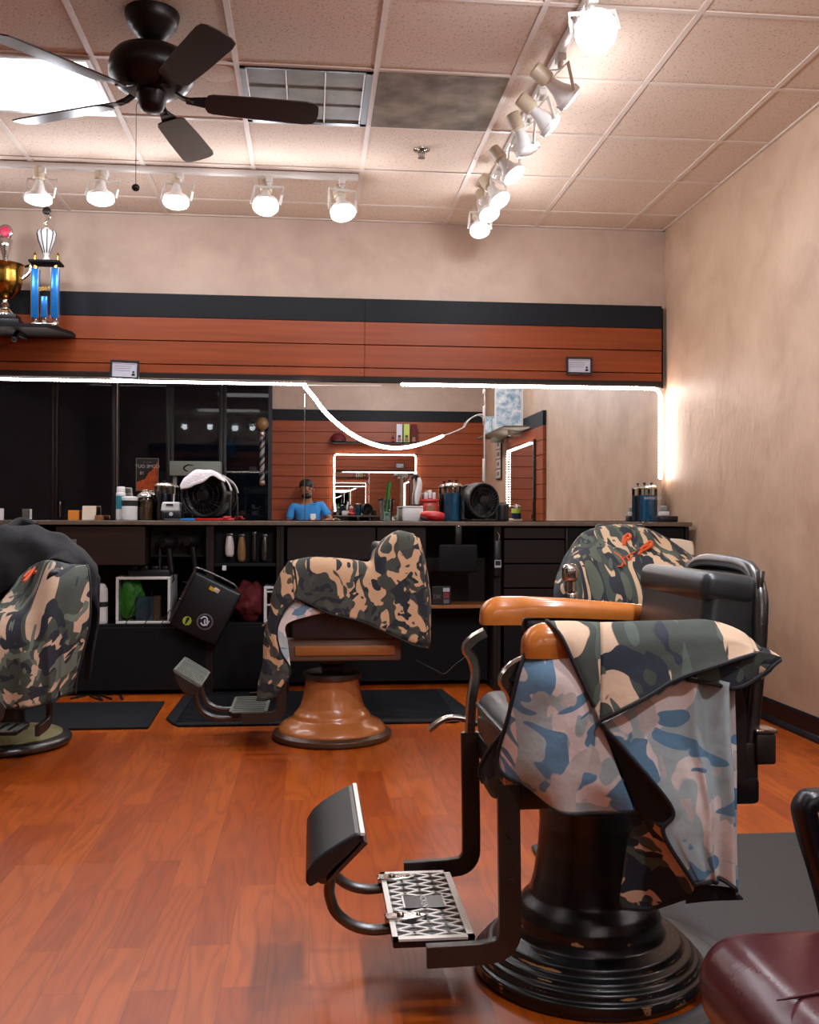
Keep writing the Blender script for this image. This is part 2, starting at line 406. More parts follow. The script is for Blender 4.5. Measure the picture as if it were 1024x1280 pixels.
    def prism(s, poly, fn, d0, d1):
        """poly: 2-D points, fn(p,d) -> 3-D point"""
        A = [s.bm.verts.new(Vector(fn(p, d0))) for p in poly]; B = [s.bm.verts.new(Vector(fn(p, d1))) for p in poly]; n = len(poly)
        fs = [s.bm.faces.new(A[::-1]), s.bm.faces.new(B)]
        for k in range(n): fs.append(s.bm.faces.new((A[k], A[(k+1) % n], B[(k+1) % n], B[k])))
        s._mark(fs); return s
    def patch(s, grid, n=8, ripple=None, uvo=(0, 0), face=(0, -1, 0), uvs=1., uvmode='top'):
        """smooth sheet through a grid of 3-D points; returns the dense grid"""
        rows = [catmull(r, n) for r in grid]
        cols = [catmull([r[j] for r in rows], n) for j in range(len(rows[0]))]
        G = [[cols[j][i] for j in range(len(cols))] for i in range(len(cols[0]))]
        nr, nc = len(G), len(G[0])
        U = [[0.]*nc for _ in range(nr)]; V = [[0.]*nc for _ in range(nr)]
        for i in range(nr):
            for j in range(nc):
                if j: U[i][j] = U[i][j-1]+(G[i][j]-G[i][j-1]).length
                if i: V[i][j] = V[i-1][j]+(G[i][j]-G[i-1][j]).length
        W = [[(p.x, p.z-p.y) if uvmode == 'top' else (p.x+p.y, p.z-.3*p.y) for p in r] for r in G]
        if ripple:
            for i in range(nr):
                for j in range(nc): G[i][j] = G[i][j]+Vector(ripple(j/(nc-1), i/(nr-1), U[i][j], V[i][j]))
        vs = [[s.bm.verts.new(p) for p in r] for r in G]; fs = []; acc = 0.
        for i in range(nr-1):
            for j in range(nc-1):
                q = [(i, j), (i+1, j), (i+1, j+1), (i, j+1)]
                try: f = s.bm.faces.new([vs[a][b] for a, b in q])
                except ValueError: continue
                for l, (a, b) in zip(f.loops, q): l[s.uv].uv = (W[a][b][0]*uvs+uvo[0], W[a][b][1]*uvs+uvo[1])
                f.material_index = s.mi; f.normal_update(); acc += f.normal.dot(Vector(face)); fs.append(f)
        if acc < 0: bmesh.ops.reverse_faces(s.bm, faces=fs)
        return G
    def build(s, name, mat, parent=None, at=None, smooth=35, bevel=0., sub=0, bseg=2, solid=None, keepn=False):
        bm = s.bm
        o0 = Vector(at) if at is not None else s.off
        bmesh.ops.translate(bm, verts=bm.verts, vec=-o0)
        if s.rz: bmesh.ops.rotate(bm, verts=bm.verts, cent=(0, 0, 0), matrix=Matrix.Rotation(-s.rz, 3, 'Z'))
        if not keepn: bmesh.ops.recalc_face_normals(bm, faces=bm.faces)
        me = bpy.data.meshes.new(name); bm.to_mesh(me); bm.free()
        for m in (mat if isinstance(mat, (list, tuple)) else [mat]): me.materials.append(m)
        o = bpy.data.objects.new(name, me); COL.objects.link(o)
        if parent: o.parent = parent
        if at is not None: o.location = at
        if smooth:
            for p in me.polygons: p.use_smooth = True
            try: me.set_sharp_from_angle(angle=math.radians(smooth))
            except Exception: pass
        if bevel:
            b = o.modifiers.new('bevel', 'BEVEL'); b.width = bevel; b.segments = bseg; b.limit_method = 'ANGLE'; b.angle_limit = math.radians(40)
        if sub:
            q = o.modifiers.new('subdivision', 'SUBSURF'); q.levels = q.render_levels = sub
        if solid:
            q = o.modifiers.new('thickness', 'SOLIDIFY'); q.thickness = solid; q.offset = -1; q.material_offset = 1; q.material_offset_rim = 0
        return o

def text_part(body, size, pos, rot, mat, parent, name='lettering', off=(0, 0, 0), align='CENTER', ext=.0006):
    cu = bpy.data.curves.new('txt', 'FONT'); cu.body = body; cu.size = size; cu.align_x = align; cu.align_y = 'CENTER'; cu.extrude = ext
    tmp = bpy.data.objects.new('txt', cu); me = bpy.data.meshes.new_from_object(tmp)
    bpy.data.objects.remove(tmp); bpy.data.curves.remove(cu)
    me.transform(Matrix.Translation(Vector(pos)-Vector(off)) @ rot.to_4x4()); me.materials.clear(); me.materials.append(mat); me.name = name
    o = bpy.data.objects.new(name, me); COL.objects.link(o)
    if parent: o.parent = parent
    return o
RXF = Matrix.Rotation(PI/2, 3, 'X')          # text standing upright, read from the camera side (-Y)
def rotm(x=0, y=0, z=0): return (Matrix.Rotation(z, 3, 'Z') @ Matrix.Rotation(y, 3, 'Y') @ Matrix.Rotation(x, 3, 'X'))

# ================================================================== ROOM SHELL
T = .12
b = MB(); b.span((LX-T, FY-T, -.1), (WX+T, WY+T, 0)); structure(b.build('floor', MT['floor'], smooth=0))
b = MB(); b.span((LX-T, FY-T, WH), (WX+T, WY+T, WH+.08)); ceiling = structure(b.build('ceiling', MT['tile'], smooth=0))
b = MB(); b.span((LX-T, WY, 0), (WX+T, WY+T, WH)); structure(b.build('wall_back', MT['wall'], smooth=0))
b = MB(); b.span((WX, FY-T, 0), (WX+T, WY, WH)); structure(b.build('wall_right', MT['wall_tex'], smooth=0))
b = MB(); b.span((LX-T, FY-T, 0), (LX, WY, WH)); structure(b.build('wall_left', MT['wall'], smooth=0))
# front wall: solid right part, storefront glazing on the left
SX = -.53
b = MB(); b.span((SX, FY-T, 0), (WX, FY, WH)); b.span((LX, FY-T, 2.88), (SX, FY, WH)); b.span((LX, FY-T, 0), (SX, FY, .12))
structure(b.build('wall_front', MT['wall'], smooth=0))
xs = [LX, -3.42, -2.62, -1.9, -1.2, SX]
for i in range(5):
    a, c = xs[i], xs[i+1]
    b = MB()
    for p, q in (((a, .12), (a+.05, 2.88)), ((c-.05, .12), (c, 2.88)), ((a+.05, .12), (c-.05, .2)), ((a+.05, 2.80), (c-.05, 2.88))):
        b.span((p[0], FY-.09, p[1]), (q[0], FY-.01, q[1]), .006)
    nm = 'door_1' if i == 1 else 'window_%d' % (i+1 if i == 0 else i)
    w = structure(b.build(nm, MT['black']))
    g = MB(); g.span((a+.05, FY-.055, .2), (c-.05, FY-.045, 2.80)); g.build('pane', MT['pane'], w, smooth=0)
    if i == 1:
        h = MB(); h.tube(catmull([(a+.1, FY-.04, 1.0), (a+.1, FY+.03, 1.02), (a+.1, FY+.045, 1.1), (a+.1, FY+.045, 1.22), (a+.1, FY-.04, 1.24)], 6), .011); h.build('handle', MT['chrome'], w)
# dark pavement and a far dark facade outside, seen only as night through the panes
# ceiling grid
b = MB()
x = GX - 12*GS
while x < WX:
    if x > LX: b.span((x-.012, FY, WH-.006), (x+.012, WY, WH+.001))
    x += GS
y = GY + 4*GT
while y > FY:
    b.span((LX, y-.012, WH-.0055), (WX, y+.012, WH+.001)); y -= GT
b.span((WX-.02, FY, WH-.008), (WX, WY, WH)); b.span((LX, WY-.02, WH-.008), (WX, WY, WH))
b.build('grid', MT['grid'], ceiling, smooth=0)

# baseboards
b = MB(); b.prism([(0, 0), (-.03, 0), (-.028, .012), (-.016, .026), (-.012, .03), (-.012, .105), (-.006, .115), (0, .115)], lambda p, d: (WX+p[0], d, p[1]), FY, WY)
structure(b.build('baseboard_right', MT['darkbar'], smooth=0))
b = MB(); b.span((LX, WY-.012, 0), (WX-.03, WY, .11)); structure(b.build('baseboard_back', MT['darkbar'], smooth=0))

# ---------------------------------------------------------------- slat cladding
def slat_panel(name, fn, x0, x1, ztop, zbot, seams=(), band=.15, pitch=.1524):
    """fn(u, d, z): u along the wall, d out of the wall. Returns cladding structure and black band"""
    prof = []; z = ztop-band; g = .006; D = .035
    zs = [z]
    while zs[-1]-pitch > zbot+.01: zs.append(zs[-1]-pitch)
    zs.append(zbot)
    o = MB()
    cuts = [x0]+list(seams)+[x1]
    for u0, u1 in zip(cuts, cuts[1:]):
        for a, c in zip(zs, zs[1:]):
            P = [fn(u0+.001, D, a-g/2), fn(u1-.001, D, a-g/2), fn(u1-.001, D, c+g/2), fn(u0+.001, D, c+g/2)]
            Q = [fn(u0+.001, 0.004, a-g/2), fn(u1-.001, .004, a-g/2), fn(u1-.001, .004, c+g/2), fn(u0+.001, .004, c+g/2)]
            A = [o.bm.verts.new(p) for p in P]; Bv = [o.bm.verts.new(p) for p in Q]
            o.bm.faces.new(A); o.bm.faces.new(Bv[::-1])
            for k in range(4): o.bm.faces.new((A[k], Bv[k], Bv[(k+1) % 4], A[(k+1) % 4]))
    s = structure(o.build(name, MT['slat'], smooth=0, bevel=.0012, bseg=1))
    o = MB()
    for u0, u1 in zip(cuts, cuts[1:]):
        P = [fn(u0+.001, D+.003, ztop), fn(u1-.001, D+.003, ztop), fn(u1-.001, D+.003, ztop-band), fn(u0+.001, D+.003, ztop-band)]
        Q = [fn(u0+.001, 0, ztop), fn(u1-.001, 0, ztop), fn(u1-.001, 0, ztop-band), fn(u0+.001, 0, ztop-band)]
        A = [o.bm.verts.new(p) for p in P]; Bv = [o.bm.verts.new(p) for p in Q]
        o.bm.faces.new(A); o.bm.faces.new(Bv[::-1])
        for k in range(4): o.bm.faces.new((A[k], Bv[k], Bv[(k+1) % 4], A[(k+1) % 4]))
    o.build('top_band', MT['band'], s, smooth=0)
    # black groove backing
    o = MB(); P = [fn(x0, .003, ztop-band), fn(x1, .003, ztop-band), fn(x1, .003, zbot), fn(x0, .003, zbot)]; o.quad(P)
    o.build('groove_backing', MT['void'], s, smooth=0)
    return s

slat_panel('trim_1', lambda u, d, z: Vector((u, WY-.012-d, z)), -3.33, 2.362, 2.495, 1.965, seams=(-2.07, .347))
b = MB(); b.span((2.362, WY-.05, 1.94), (2.372, WY, 2.48)); structure(b.build('trim_2', MT['cabdark'], smooth=0))
b = MB(); b.span((-3.33, WY-.052, 1.945), (2.362, WY-.012, 1.985), .004); structure(b.build('trim_3', MT['cab'], smooth=0))
slat_panel('trim_4', lambda u, d, z: Vector((u, FY+d, z)), SX, WX-.03, 2.495, .12)
slat_panel('trim_5', lambda u, d, z: Vector((WX-d, u, z)), 1.1, 3.02, 2.15, .12)
b = MB(); b.span((SX-.05, FY-.02, 0), (SX, FY+.04, WH)); structure(b.build('trim_6', MT['black'], smooth=0))

# ---------------------------------------------------------------- mirrors above the counter
def mirror(x0, x1, label, yaw=0., pitch=0.):
    c = Vector(((x0+x1)/2, SY+.006, 1.49)); w = (x1-x0)/2-.0015
    b = MB(); b.box((0, 0, 0), (2*w, .008, .905), None, .0015, 1)
    o = b.build('wall_mirror', MT['mirror'], smooth=0); o.location = c; o.rotation_euler = (math.radians(pitch), 0, math.radians(yaw))
    return tag(o, label, 'mirror', 'frameless mirrors above the counter')
mirror(-2.44, -1.238, 'frameless mirror panel at far left, reflecting the black door', 0, .16)
mirror(-1.238, -.041, 'frameless mirror panel behind the towel-covered fan, reflecting dark windows', .0, .16)
mirror(-.041, 1.142, 'frameless mirror panel crossed by the drooping light strip', -.12, .16)
mirror(1.142, 2.362, 'frameless mirror panel next to the right wall, reflecting plaster', -.05, .16)
b = MB()
for z0, z1 in ((1.88, 1.91), (1.70, 1.80), (1.30, 1.45)): b.span((1.134, SY-.008, z0), (1.15, SY+.001, z1), .002)
b.tube([(1.146, SY-.004, 1.9), (1.146, SY-.004, 1.045)], .003, 6)
tag(b.build('cable_channel', MT['white'], at=(1.142, SY, 1.045)), 'white cable and channel clips running down the seam between mirrors', 'cable')

# ---------------------------------------------------------------- LED strips
def led(name_label, pts, group, r=.0065, step=.022, parent=None):
    pts = [Vector(p) for p in pts]; c = pts[0]
    t = MB(off=c); t.bar(pts, .012, .003, up=(0, 0, 1) if abs((pts[-1]-pts[0]).z) < .3 else (0, 1, 0))
    root = t.build('led_strip', MT['ledtape'], at=c); tag(root, name_label, 'light strip', group)
    L = [0]
    for a, q in zip(pts, pts[1:]): L.append(L[-1]+(q-a).length)
    n = int(L[-1]/step); d = MB(off=c)
    for k in range(n+1):
        s = L[-1]*k/n; i = max(j for j in range(len(L)-1) if L[j] <= s+1e-9); f = (s-L[i])/max(1e-9, L[i+1]-L[i])
        d.sph(pts[i].lerp(pts[i+1], f), r, (1.25, 1, 1), 8, 6)
    o = d.build('diode', MT['led'], root); o['kind'] = 'stuff'
    return root
LG = 'white light strips around the mirrors'
led('beaded white light strip along the top of the left mirrors', [(-2.43, SY-.0005, 1.928), (-.044, SY-.0005, 1.925)], LG, r=.009)
dr = [atY(px, py, SY-.045) for px, py in ((381, 482), (392, 495), (404, 511), (420, 527), (440, 542), (462, 553), (487, 559), (512, 558), (535, 552), (553, 545))]
led('white light strip drooping in a curve across the middle mirror', catmull(dr, 6), LG, r=.0085, step=.016)
led('white light strip along the top and right edge of the right mirrors', [(.60, SY-.0005, 1.935)]+[(2.30, SY-.0005, 1.936), (2.335, SY-.0005, 1.925), (2.352, SY-.0005, 1.895), (2.354, SY-.0005, 1.335)], LG, r=.011)
cd = [atY(px, py, SY-.04) for px, py in ((553, 545), (565, 541), (580, 534), (583, 529), (590, 522), (600, 518), (606, 521), (607, 530))]
b = MB(); b.tube(catmull(cd, 6), .004, 8); tag(b.build('led_cable', MT['white'], at=cd[0]), 'thin white lead from the drooping light strip to the mirror seam', 'cable')
# faint end piece between strips
b = MB(); b.bar([(-.044, SY-.0005, 1.92), (.46, SY-.0005, 1.925)], .01, .003, up=(0, 0, 1)); tag(b.build('unlit_tape', MT['ledtape'], at=(-.044, SY-.006, 1.92)), 'bare unlit strip tape on the middle mirror top edge', 'light strip')

# ---------------------------------------------------------------- counter and cabinets under it
CF = 5.97; CT = 1.033
b = MB(); b.span((-2.45, CF+.004, CT-.026), (2.362, SY, CT)); ct = b.build('worktop', MT['counter'], at=(0, CF, CT-.026), bevel=.002)
tag(ct, 'long dark laminate worktop running below the mirrors', 'counter')
b = MB(off=(0, CF, CT-.026)); b.span((-2.45, CF-.004, CT-.025), (2.366, CF+.004, CT-.001)); b.build('front_edge', MT['edge'], ct, bevel=.002)

def X(px, Y=5.98): return atY(px, 740, Y)[0]
def Zp(py, Y=5.98): return atY(400, py, Y)[2]
cabg = 'barber station cabinets under the counter'
def cabinet(label, x0, x1, build):
    r = thing('station_cabinet', label, 'cabinet', ((x0+x1)/2, 5.98, 0), 0, cabg)
    off = ((x0+x1)/2, 5.98, 0)
    def part(nm, mat, *spans, bev=.002):
        q = MB(off)
        for a, c in spans: q.span(a, c)
        return q.build(nm, MT[mat], r, bevel=bev, smooth=0)
    top = CT-.028; yb = WY-.02
    part('side_panel', 'cab', ((x0, 5.985, 0), (x0+.022, yb, top)))
    part('side_panel', 'cab', ((x1-.022, 5.985, 0), (x1, yb, top)))
    part('back_panel', 'cab', ((x0+.022, yb-.02, 0.05), (x1-.022, yb, top)))
    build(part, x0+.022, x1-.022, yb, top, off, r)
    return r
def bay_left(part, a, c, yb, top, off, r):
    part('drawer', 'drawer', ((X(70), 5.975, Zp(706)), (X(181), 6.4, top-.008)))
    part('tool_board', 'cab', ((X(183), 6.13, .80), (c, 6.15, top)))
    part('holster_rail', 'darkbar', ((X(186), 6.06, .815), (c-.02, 6.13, .825)))
    part('shelf', 'cabdark', ((a, 6.0, .395), (c, yb-.02, .42)))
    part('cupboard_door', 'cabdark', ((a, 5.99, .03), (c, 6.01, .40)))
cabinet('dark cabinet bay at far left with brown drawer front', X(-140), X(262), bay_left)
def bay_clip(part, a, c, yb, top, off, r):
    part('tool_board', 'cabdark', ((a, 6.08, .78), (c, 6.10, top)))
    part('shelf', 'cabdark', ((a, 6.0, .76), (c, yb-.02, .78)))
    part('shelf', 'cabdark', ((a, 6.0, .40), (c, yb-.02, .42)))
    part('cupboard_door', 'cabdark', ((a, 5.99, .03), (c, 6.01, .40)))
    part('switch_plate', 'white', ((X(280)-.012, 5.99, Zp(713)), (X(280)+.012, 6.0, Zp(707))))
cabinet('dark cabinet bay with a row of hanging clippers', X(262), X(350), bay_clip)
def bay_mid(part, a, c, yb, top, off, r):
    part('drawer', 'cab', ((a+.02, 5.98, .80), (a+.55, 6.4, top-.01)))
    part('drawer', 'cab', ((a+.56, 5.98, .80), (c-.42, 6.4, top-.01)))
    part('shelf', 'woodlight', ((a, 6.02, .50), (c, yb-.02, .52)))
    part('lower_panel', 'cabdark', ((a, 6.2, .03), (c, 6.22, .50)))
    part('tool_board', 'cab', ((a, 6.3, .52), (c, 6.32, .80)))
cabinet('dark cabinet bay behind the amber-based chair with an open tan shelf', X(350), X(622), bay_mid)
def bay_right(part, a, c, yb, top, off, r):
    for z0, z1 in ((.93, top-.01), (.78, .92), (.63, .77), (.48, .62)):
        part('drawer', 'cab', ((a+.02, 5.985, z0), (a+.40, 6.4, z1)))
    part('cupboard_door', 'cabdark', ((a+.42, 5.985, .05), (c-.01, 6.0, top-.01)))
    part('cupboard_door', 'cabdark', ((a+.02, 5.99, .05), (a+.40, 6.0, .47)))
    part('trim_strip', 'steel', ((a+.405, 5.975, .7), (a+.415, 5.985, top-.01)))
cabinet('dark cabinet bay with stacked drawers nearest the right wall', X(622), 2.352, bay_right)

# ================================================================== CEILING FITTINGS AND LIGHTS
def point(loc, w, col=(.87, .91, 1.), r=.05, parent=None, name='lamp_glow', spot=None, dirv=None):
    l = bpy.data.lights.new(name, 'SPOT' if spot else 'POINT'); l.energy = w; l.color = col; l.shadow_soft_size = r
    o = bpy.data.objects.new(name, l); COL.objects.link(o); o.location = loc
    if spot:
        l.spot_size = spot; l.spot_blend = .6; o.rotation_euler = Vector(dirv).to_track_quat('-Z', 'Y').to_euler()
    return o

P_LAMP = 12.5
def track_head(label, top, face, aim, lit=True, r=.060, group='track spotlights', power=None, watts=1.):
    top, face, aim = Vector(top), Vector(face), Vector(aim).normalized()
    t = thing('track_spotlight', label, 'spotlight', top, 0, group); off = top
    side = aim.cross(Vector((0, 0, 1)))
    if side.length < .1: side = Vector((1, 0, 0))
    side.normalize()
    b = MB(off); b.span(top+Vector((-.018, -.03, -.03)), top+Vector((.018, .03, 0)), .003); b.cyl(top+Vector((0, 0, -.03)), top+Vector((0, 0, -.05)), .012); b.build('track_adapter', MT['white_metal'], t)
    # lamp: socket behind the face
    back = face-aim*.115; piv = face-aim*.015
    R = Vector((0, 0, 1)).rotation_difference(aim).to_matrix()
    b = MB(off); b.lathe([(.024, -.195), (.033, -.19), (.035, -.12), (.028, -.112)], face, 20, R); b.build('socket', MT['beige_metal'], t)
    b = MB(off); b.lathe([(.02, -.118), (.024, -.10), (.034, -.06), (r*.93, -.018), (r, -.008), (r, 0)], face, 28, R, capt=False, capb=False); b.build('lamp_reflector', MT['white'], t, smooth=60)
    b = MB(off); b.lathe([(r*.97, -.006), (r*.9, .004), (r*.6, .012), (r*.2, .015)], face, 28, R); b.build('lamp_face', MT['bulb'] if lit else MT['white_metal'], t, smooth=60)
    # U-shaped yoke from the adapter to the lamp's sides, and a trim ring
    st = top+Vector((0, 0, -.05)); w = r+.012
    mid = piv-aim*.0; up = (st-piv).normalized(); a = piv+side*w; c = piv-side*w; k = piv+up*max(.05, (st-piv).length*.94)
    b = MB(off); b.bar([a, a.lerp(k+side*w, .55), k+side*w, k, k-side*w, c.lerp(k-side*w, .55), c], .016, .005, up=aim, c=.1)
    b.tube([k, st], .006, 8); b.build('yoke', MT['white_metal'], t)
    b = MB(off); b.lathe([(r+.002, -.02), (r+.006, -.02), (r+.006, .002), (r+.002, .002), (r+.002, -.02)], face, 28, R, capt=False, capb=False); b.build('trim_ring', MT['white_metal'], t)
    pts = catmull([st+Vector((.01, .01, .01)), st.lerp(back, .4)+side*.035, back-aim*.06], 6)
    b = MB(off); b.tube(pts, .003, 6); b.build('lamp_lead', MT['white_metal'], t)
    if lit:
        o = point(face+aim*.045-off, (power or P_LAMP)*watts*.8, r=r*.86); o.parent = t
        o = point(face+aim*.045-off, (power or P_LAMP)*watts*.85, r=r*.86, spot=2.2, dirv=aim); o.parent = t
    return t

b = MB(); b.span((-3.2, 5.64, 2.985), (.262, 5.674, WH-.006), .003); t1 = b.build('lighting_track', MT['white_metal'], at=(-1.4, 5.657, 2.985))
tag(t1, 'white lighting track along the ceiling in front of the back wall', 'track')
b = MB(); b.span((1.012, .3, 2.985), (1.046, 6.05, WH-.006), .003); t2 = b.build('lighting_track', MT['white_metal'], at=(1.03, 3.2, 2.985))
tag(t2, 'white lighting track running away from the viewer towards the back wall', 'track')
lab = ['leftmost lit spotlight of the row along the back wall', 'second lit spotlight from the left, above the blue trophy side',
       'middle lit spotlight of the row, beside the fan pull chain', 'fourth lit spotlight from the left in the row along the back wall', 'rightmost lit spotlight of the row, under the louvred light']
for (px, py), l, am in zip(((48, 250), (126, 249), (220, 253), (332, 258), (429, 266)), lab, ((0, -.15, -1), (.05, -.25, -1), (0, -.3, -1), (0, -.5, -.9), (.15, -.45, -.9))):
    f = atY(px, py, 5.64); track_head(l, (f[0]+(.02 if px < 400 else -.005), 5.657, 2.985), f, am, r=.068)
for x in (-2.0, -2.5): track_head('added fill spotlight of the row, unseen beyond the left picture edge', (x, 5.657, 2.985), (x, 5.64, 2.82), (0, -.2, -1))  # unseen extra heads, added to fill the left half with light
heads = [((745, 39), 3.56, (-.25, -1., -.42), True, 'nearest lit globe-like spotlight at the top of the picture'),
         ((712, 124), 4.02, (.8, .15, -.55), True, 'cream spotlight turned to the right, nearest of the angled pair'),
         ((690, 158), 4.36, (.8, .1, -.6), True, 'cream spotlight turned to the right, second of the angled pair'),
         ((661, 190), 4.62, (.45, .1, -.9), False, 'unlit spotlight hanging between lit ones on the long track'),
         ((643, 219), 4.95, (.5, -.35, -.8), True, 'lit tilted spotlight just beyond the unlit one'),
         ((625, 251), 5.38, (.4, -.45, -.8), True, 'lit tilted spotlight third from the far end of the long track'),
         ((612, 268), 5.72, (.2, -.5, -.85), True, 'lit spotlight second from the far end of the long track'),
         ((600, 288), 5.97, (0, -.55, -.8), True, 'lit spotlight at the far end of the long track')]
for (px, py), Y, am, lit, l in heads:
    f = atY(px, py, Y); ty = Y+(.05 if Y > 5 else .02)
    track_head(l, (1.03, min(ty, 5.99), 2.985), f, am, lit, r=.072 if Y < 4 else .056, watts=.7 if Y < 4 else (.55 if Y < 4.7 else .6))
for Y in (2.6, 1.7, .8): track_head('added bright fill spotlight on the long track, unseen above the picture', (1.03, Y, 2.985), (1.03, Y-.02, 2.80), (-.25, .2, -1), watts=4.3)  # extra strong heads out of view, added to light the near side

# troffers: a lit flat one, added fill panels out of view, an unlit louvred one and a dusty return-air panel
def cell(i, j): return (GX+i*GS, GX+(i+1)*GS, GY+j*GT, GY+(j+1)*GT)
def troffer(label, x0, x1, y0, y1, watts):
    t = thing('ceiling_light', label, 'ceiling light', ((x0+x1)/2, (y0+y1)/2, WH-.012), 0); off = t.location
    b = MB(off)
    for p, q in (((x0, y0), (x1, y0+.02)), ((x0, y1-.02), (x1, y1)), ((x0, y0+.02), (x0+.02, y1-.02)), ((x1-.02, y0+.02), (x1, y1-.02))): b.span((p[0], p[1], WH-.014), (q[0], q[1], WH-.0005))
    b.build('frame', MT['white_metal'], t, smooth=0)
    b = MB(off); b.span((x0+.02, y0+.02, WH-.008), (x1-.02, y1-.02, WH-.003)); b.build('diffuser', MT['diffuser'], t, smooth=0)
    return t
troffer('lit flat ceiling panel behind the left fan blades', GX-6*GS+.013, GX-4*GS-.013, GY+GT+.013, GY+2*GT-.013, 0)
troffer('added fill light panel over the viewer, outside the picture', GX-5*GS+.013, GX-3*GS-.013, GY-3*GT+.013, GY-2*GT-.013, 0)  # unseen panel added to brighten the area around the viewer
troffer('added fill light panel near the storefront, outside the picture', GX-8*GS+.013, GX-6*GS-.013, GY-5*GT+.013, GY-4*GT-.013, 0)  # another unseen panel, added as fill light for the storefront end
x0, x1, y0, y1 = GX-3*GS+.013, GX-2*GS-.013, GY+GT+.013, GY+2*GT-.013
t = thing('louvred_ceiling_light', 'unlit square ceiling light with a white grid louvre right of the fan', 'ceiling light', ((x0+x1)/2, (y0+y1)/2, WH-.01)); off = t.location
b = MB(off)
for p, q in (((x0, y0), (x1, y0+.014)), ((x0, y1-.03), (x1, y1)), ((x0, y0), (x0+.022, y1)), ((x1-.03, y0), (x1, y1))): b.span((p[0], p[1], WH-.012), (q[0], q[1], WH-.0004))
b.build('frame', MT['black'], t, smooth=0)
b = MB(off); b.span((x0+.02, y0+.014, WH-.003), (x1-.03, y1-.03, WH-.001)); b.build('reflector', MT['duct'], t, smooth=0)
b = MB(off)
for k in range(4):
    x = x0+.026+(x1-x0-.062)*k/3; b.span((x-.003, y0+.016, WH-.012), (x+.003, y1-.032, WH-.004))
b.build('louvre_blade', MT['white_metal'], t, smooth=0)
b = MB(off)
for k in range(4):
    y = y0+.018+(y1-y0-.052)*k/3; b.span((x0+.026, y-.002, WH-.009), (x1-.036, y+.002, WH-.004))
b.build('cross_blade', MT['duct'], t, smooth=0)
x0, x1, y0, y1 = GX-2*GS+.013, GX-1*GS-.013, GY+GT+.013, GY+2*GT-.013
t = thing('return_air_grille', 'dusty grey return-air panel beside the louvred light', 'vent', ((x0+x1)/2, (y0+y1)/2, WH-.01)); off = t.location
b = MB(off); b.span((x0, y0, WH-.010), (x1, y1, WH-.001)); b.build('panel', M('dusty_perforated_metal', '#7d7060', .8, spec=.2, var=.55, vscale=6), t, smooth=0)
for k in range(2): b = MB(off); b.span((x0+.12, y0+.1+k*.36, WH-.0105), (x1-.14, y0+.104+k*.36, WH-.0095)); b.build('slot', MT['duct'], t, smooth=0)
# sprinkler head and a round stain-like cover near the fan
p = atZ(527, 187, WH); t = thing('fire_sprinkler', 'small chrome fire sprinkler in a round plate on the ceiling', 'sprinkler', p); off = p
b = MB(off); b.lathe([(.045, 0), (.044, -.006), (.03, -.012), (.0, -.013)][::-1], p, 28); b.build('escutcheon', MT['chrome'], t)
b = MB(off); b.cyl(p, p+Vector((0, 0, -.04)), .009, seg=12); b.cyl(p+Vector((0, 0, -.046)), p+Vector((0, 0, -.042)), .02, seg=16)
b.tube([p+Vector((.014, 0, -.01)), p+Vector((.016, 0, -.03)), p+Vector((0, 0, -.042))], .003, 6); b.tube([p+Vector((-.014, 0, -.01)), p+Vector((-.016, 0, -.03)), p+Vector((0, 0, -.042))], .003, 6); b.build('nozzle', MT['chrome'], t)

p = atZ(272, 91, WH); b = MB(p); b.lathe([(0, -.004), (.083, -.004), (.088, -.003), (.09, 0)], p, 40, capb=False); tag(b.build('ceiling_cover', MT['tile'], at=p), 'round plain cover plate on the ceiling beside the fan motor', 'cover plate')
# ceiling fan
fc = Vector((-.626, 3.945, WH)); t = thing('ceiling_fan', 'dark bronze five-blade ceiling fan with pull chain', 'ceiling fan', fc); off = fc
b = MB(off); b.lathe([(.02, -.115), (.035, -.11), (.055, -.095), (.06, -.085), (.075, -.075), (.08, -.06), (.095, -.05), (.1, -.03), (.105, -.015), (.105, 0)], fc, 40); b.build('canopy', MT['fanbrown'], t, smooth=50)
b = MB(off); b.cyl(fc+Vector((0, 0, -.15)), fc+Vector((0, 0, -.1)), .016); b.lathe([(.03, -.16), (.042, -.15), (.042, -.135), (.025, -.12)], fc, 24); b.build('downrod', MT['fanbrown'], t)
b = MB(off); b.lathe([(.07, -.315), (.11, -.305), (.14, -.285), (.155, -.262), (.165, -.25), (.165, -.215), (.16, -.19), (.14, -.165), (.1, -.148), (.04, -.14)], fc, 48); b.build('motor_housing', MT['fanbrown'], t, smooth=45)
b = MB(off); b.lathe([(.0, -.388), (.03, -.386), (.042, -.378), (.05, -.36), (.058, -.325), (.062, -.31), (.06, -.3)], fc, 32, capb=False); b.build('switch_housing', MT['fanbrown'], t, smooth=50)
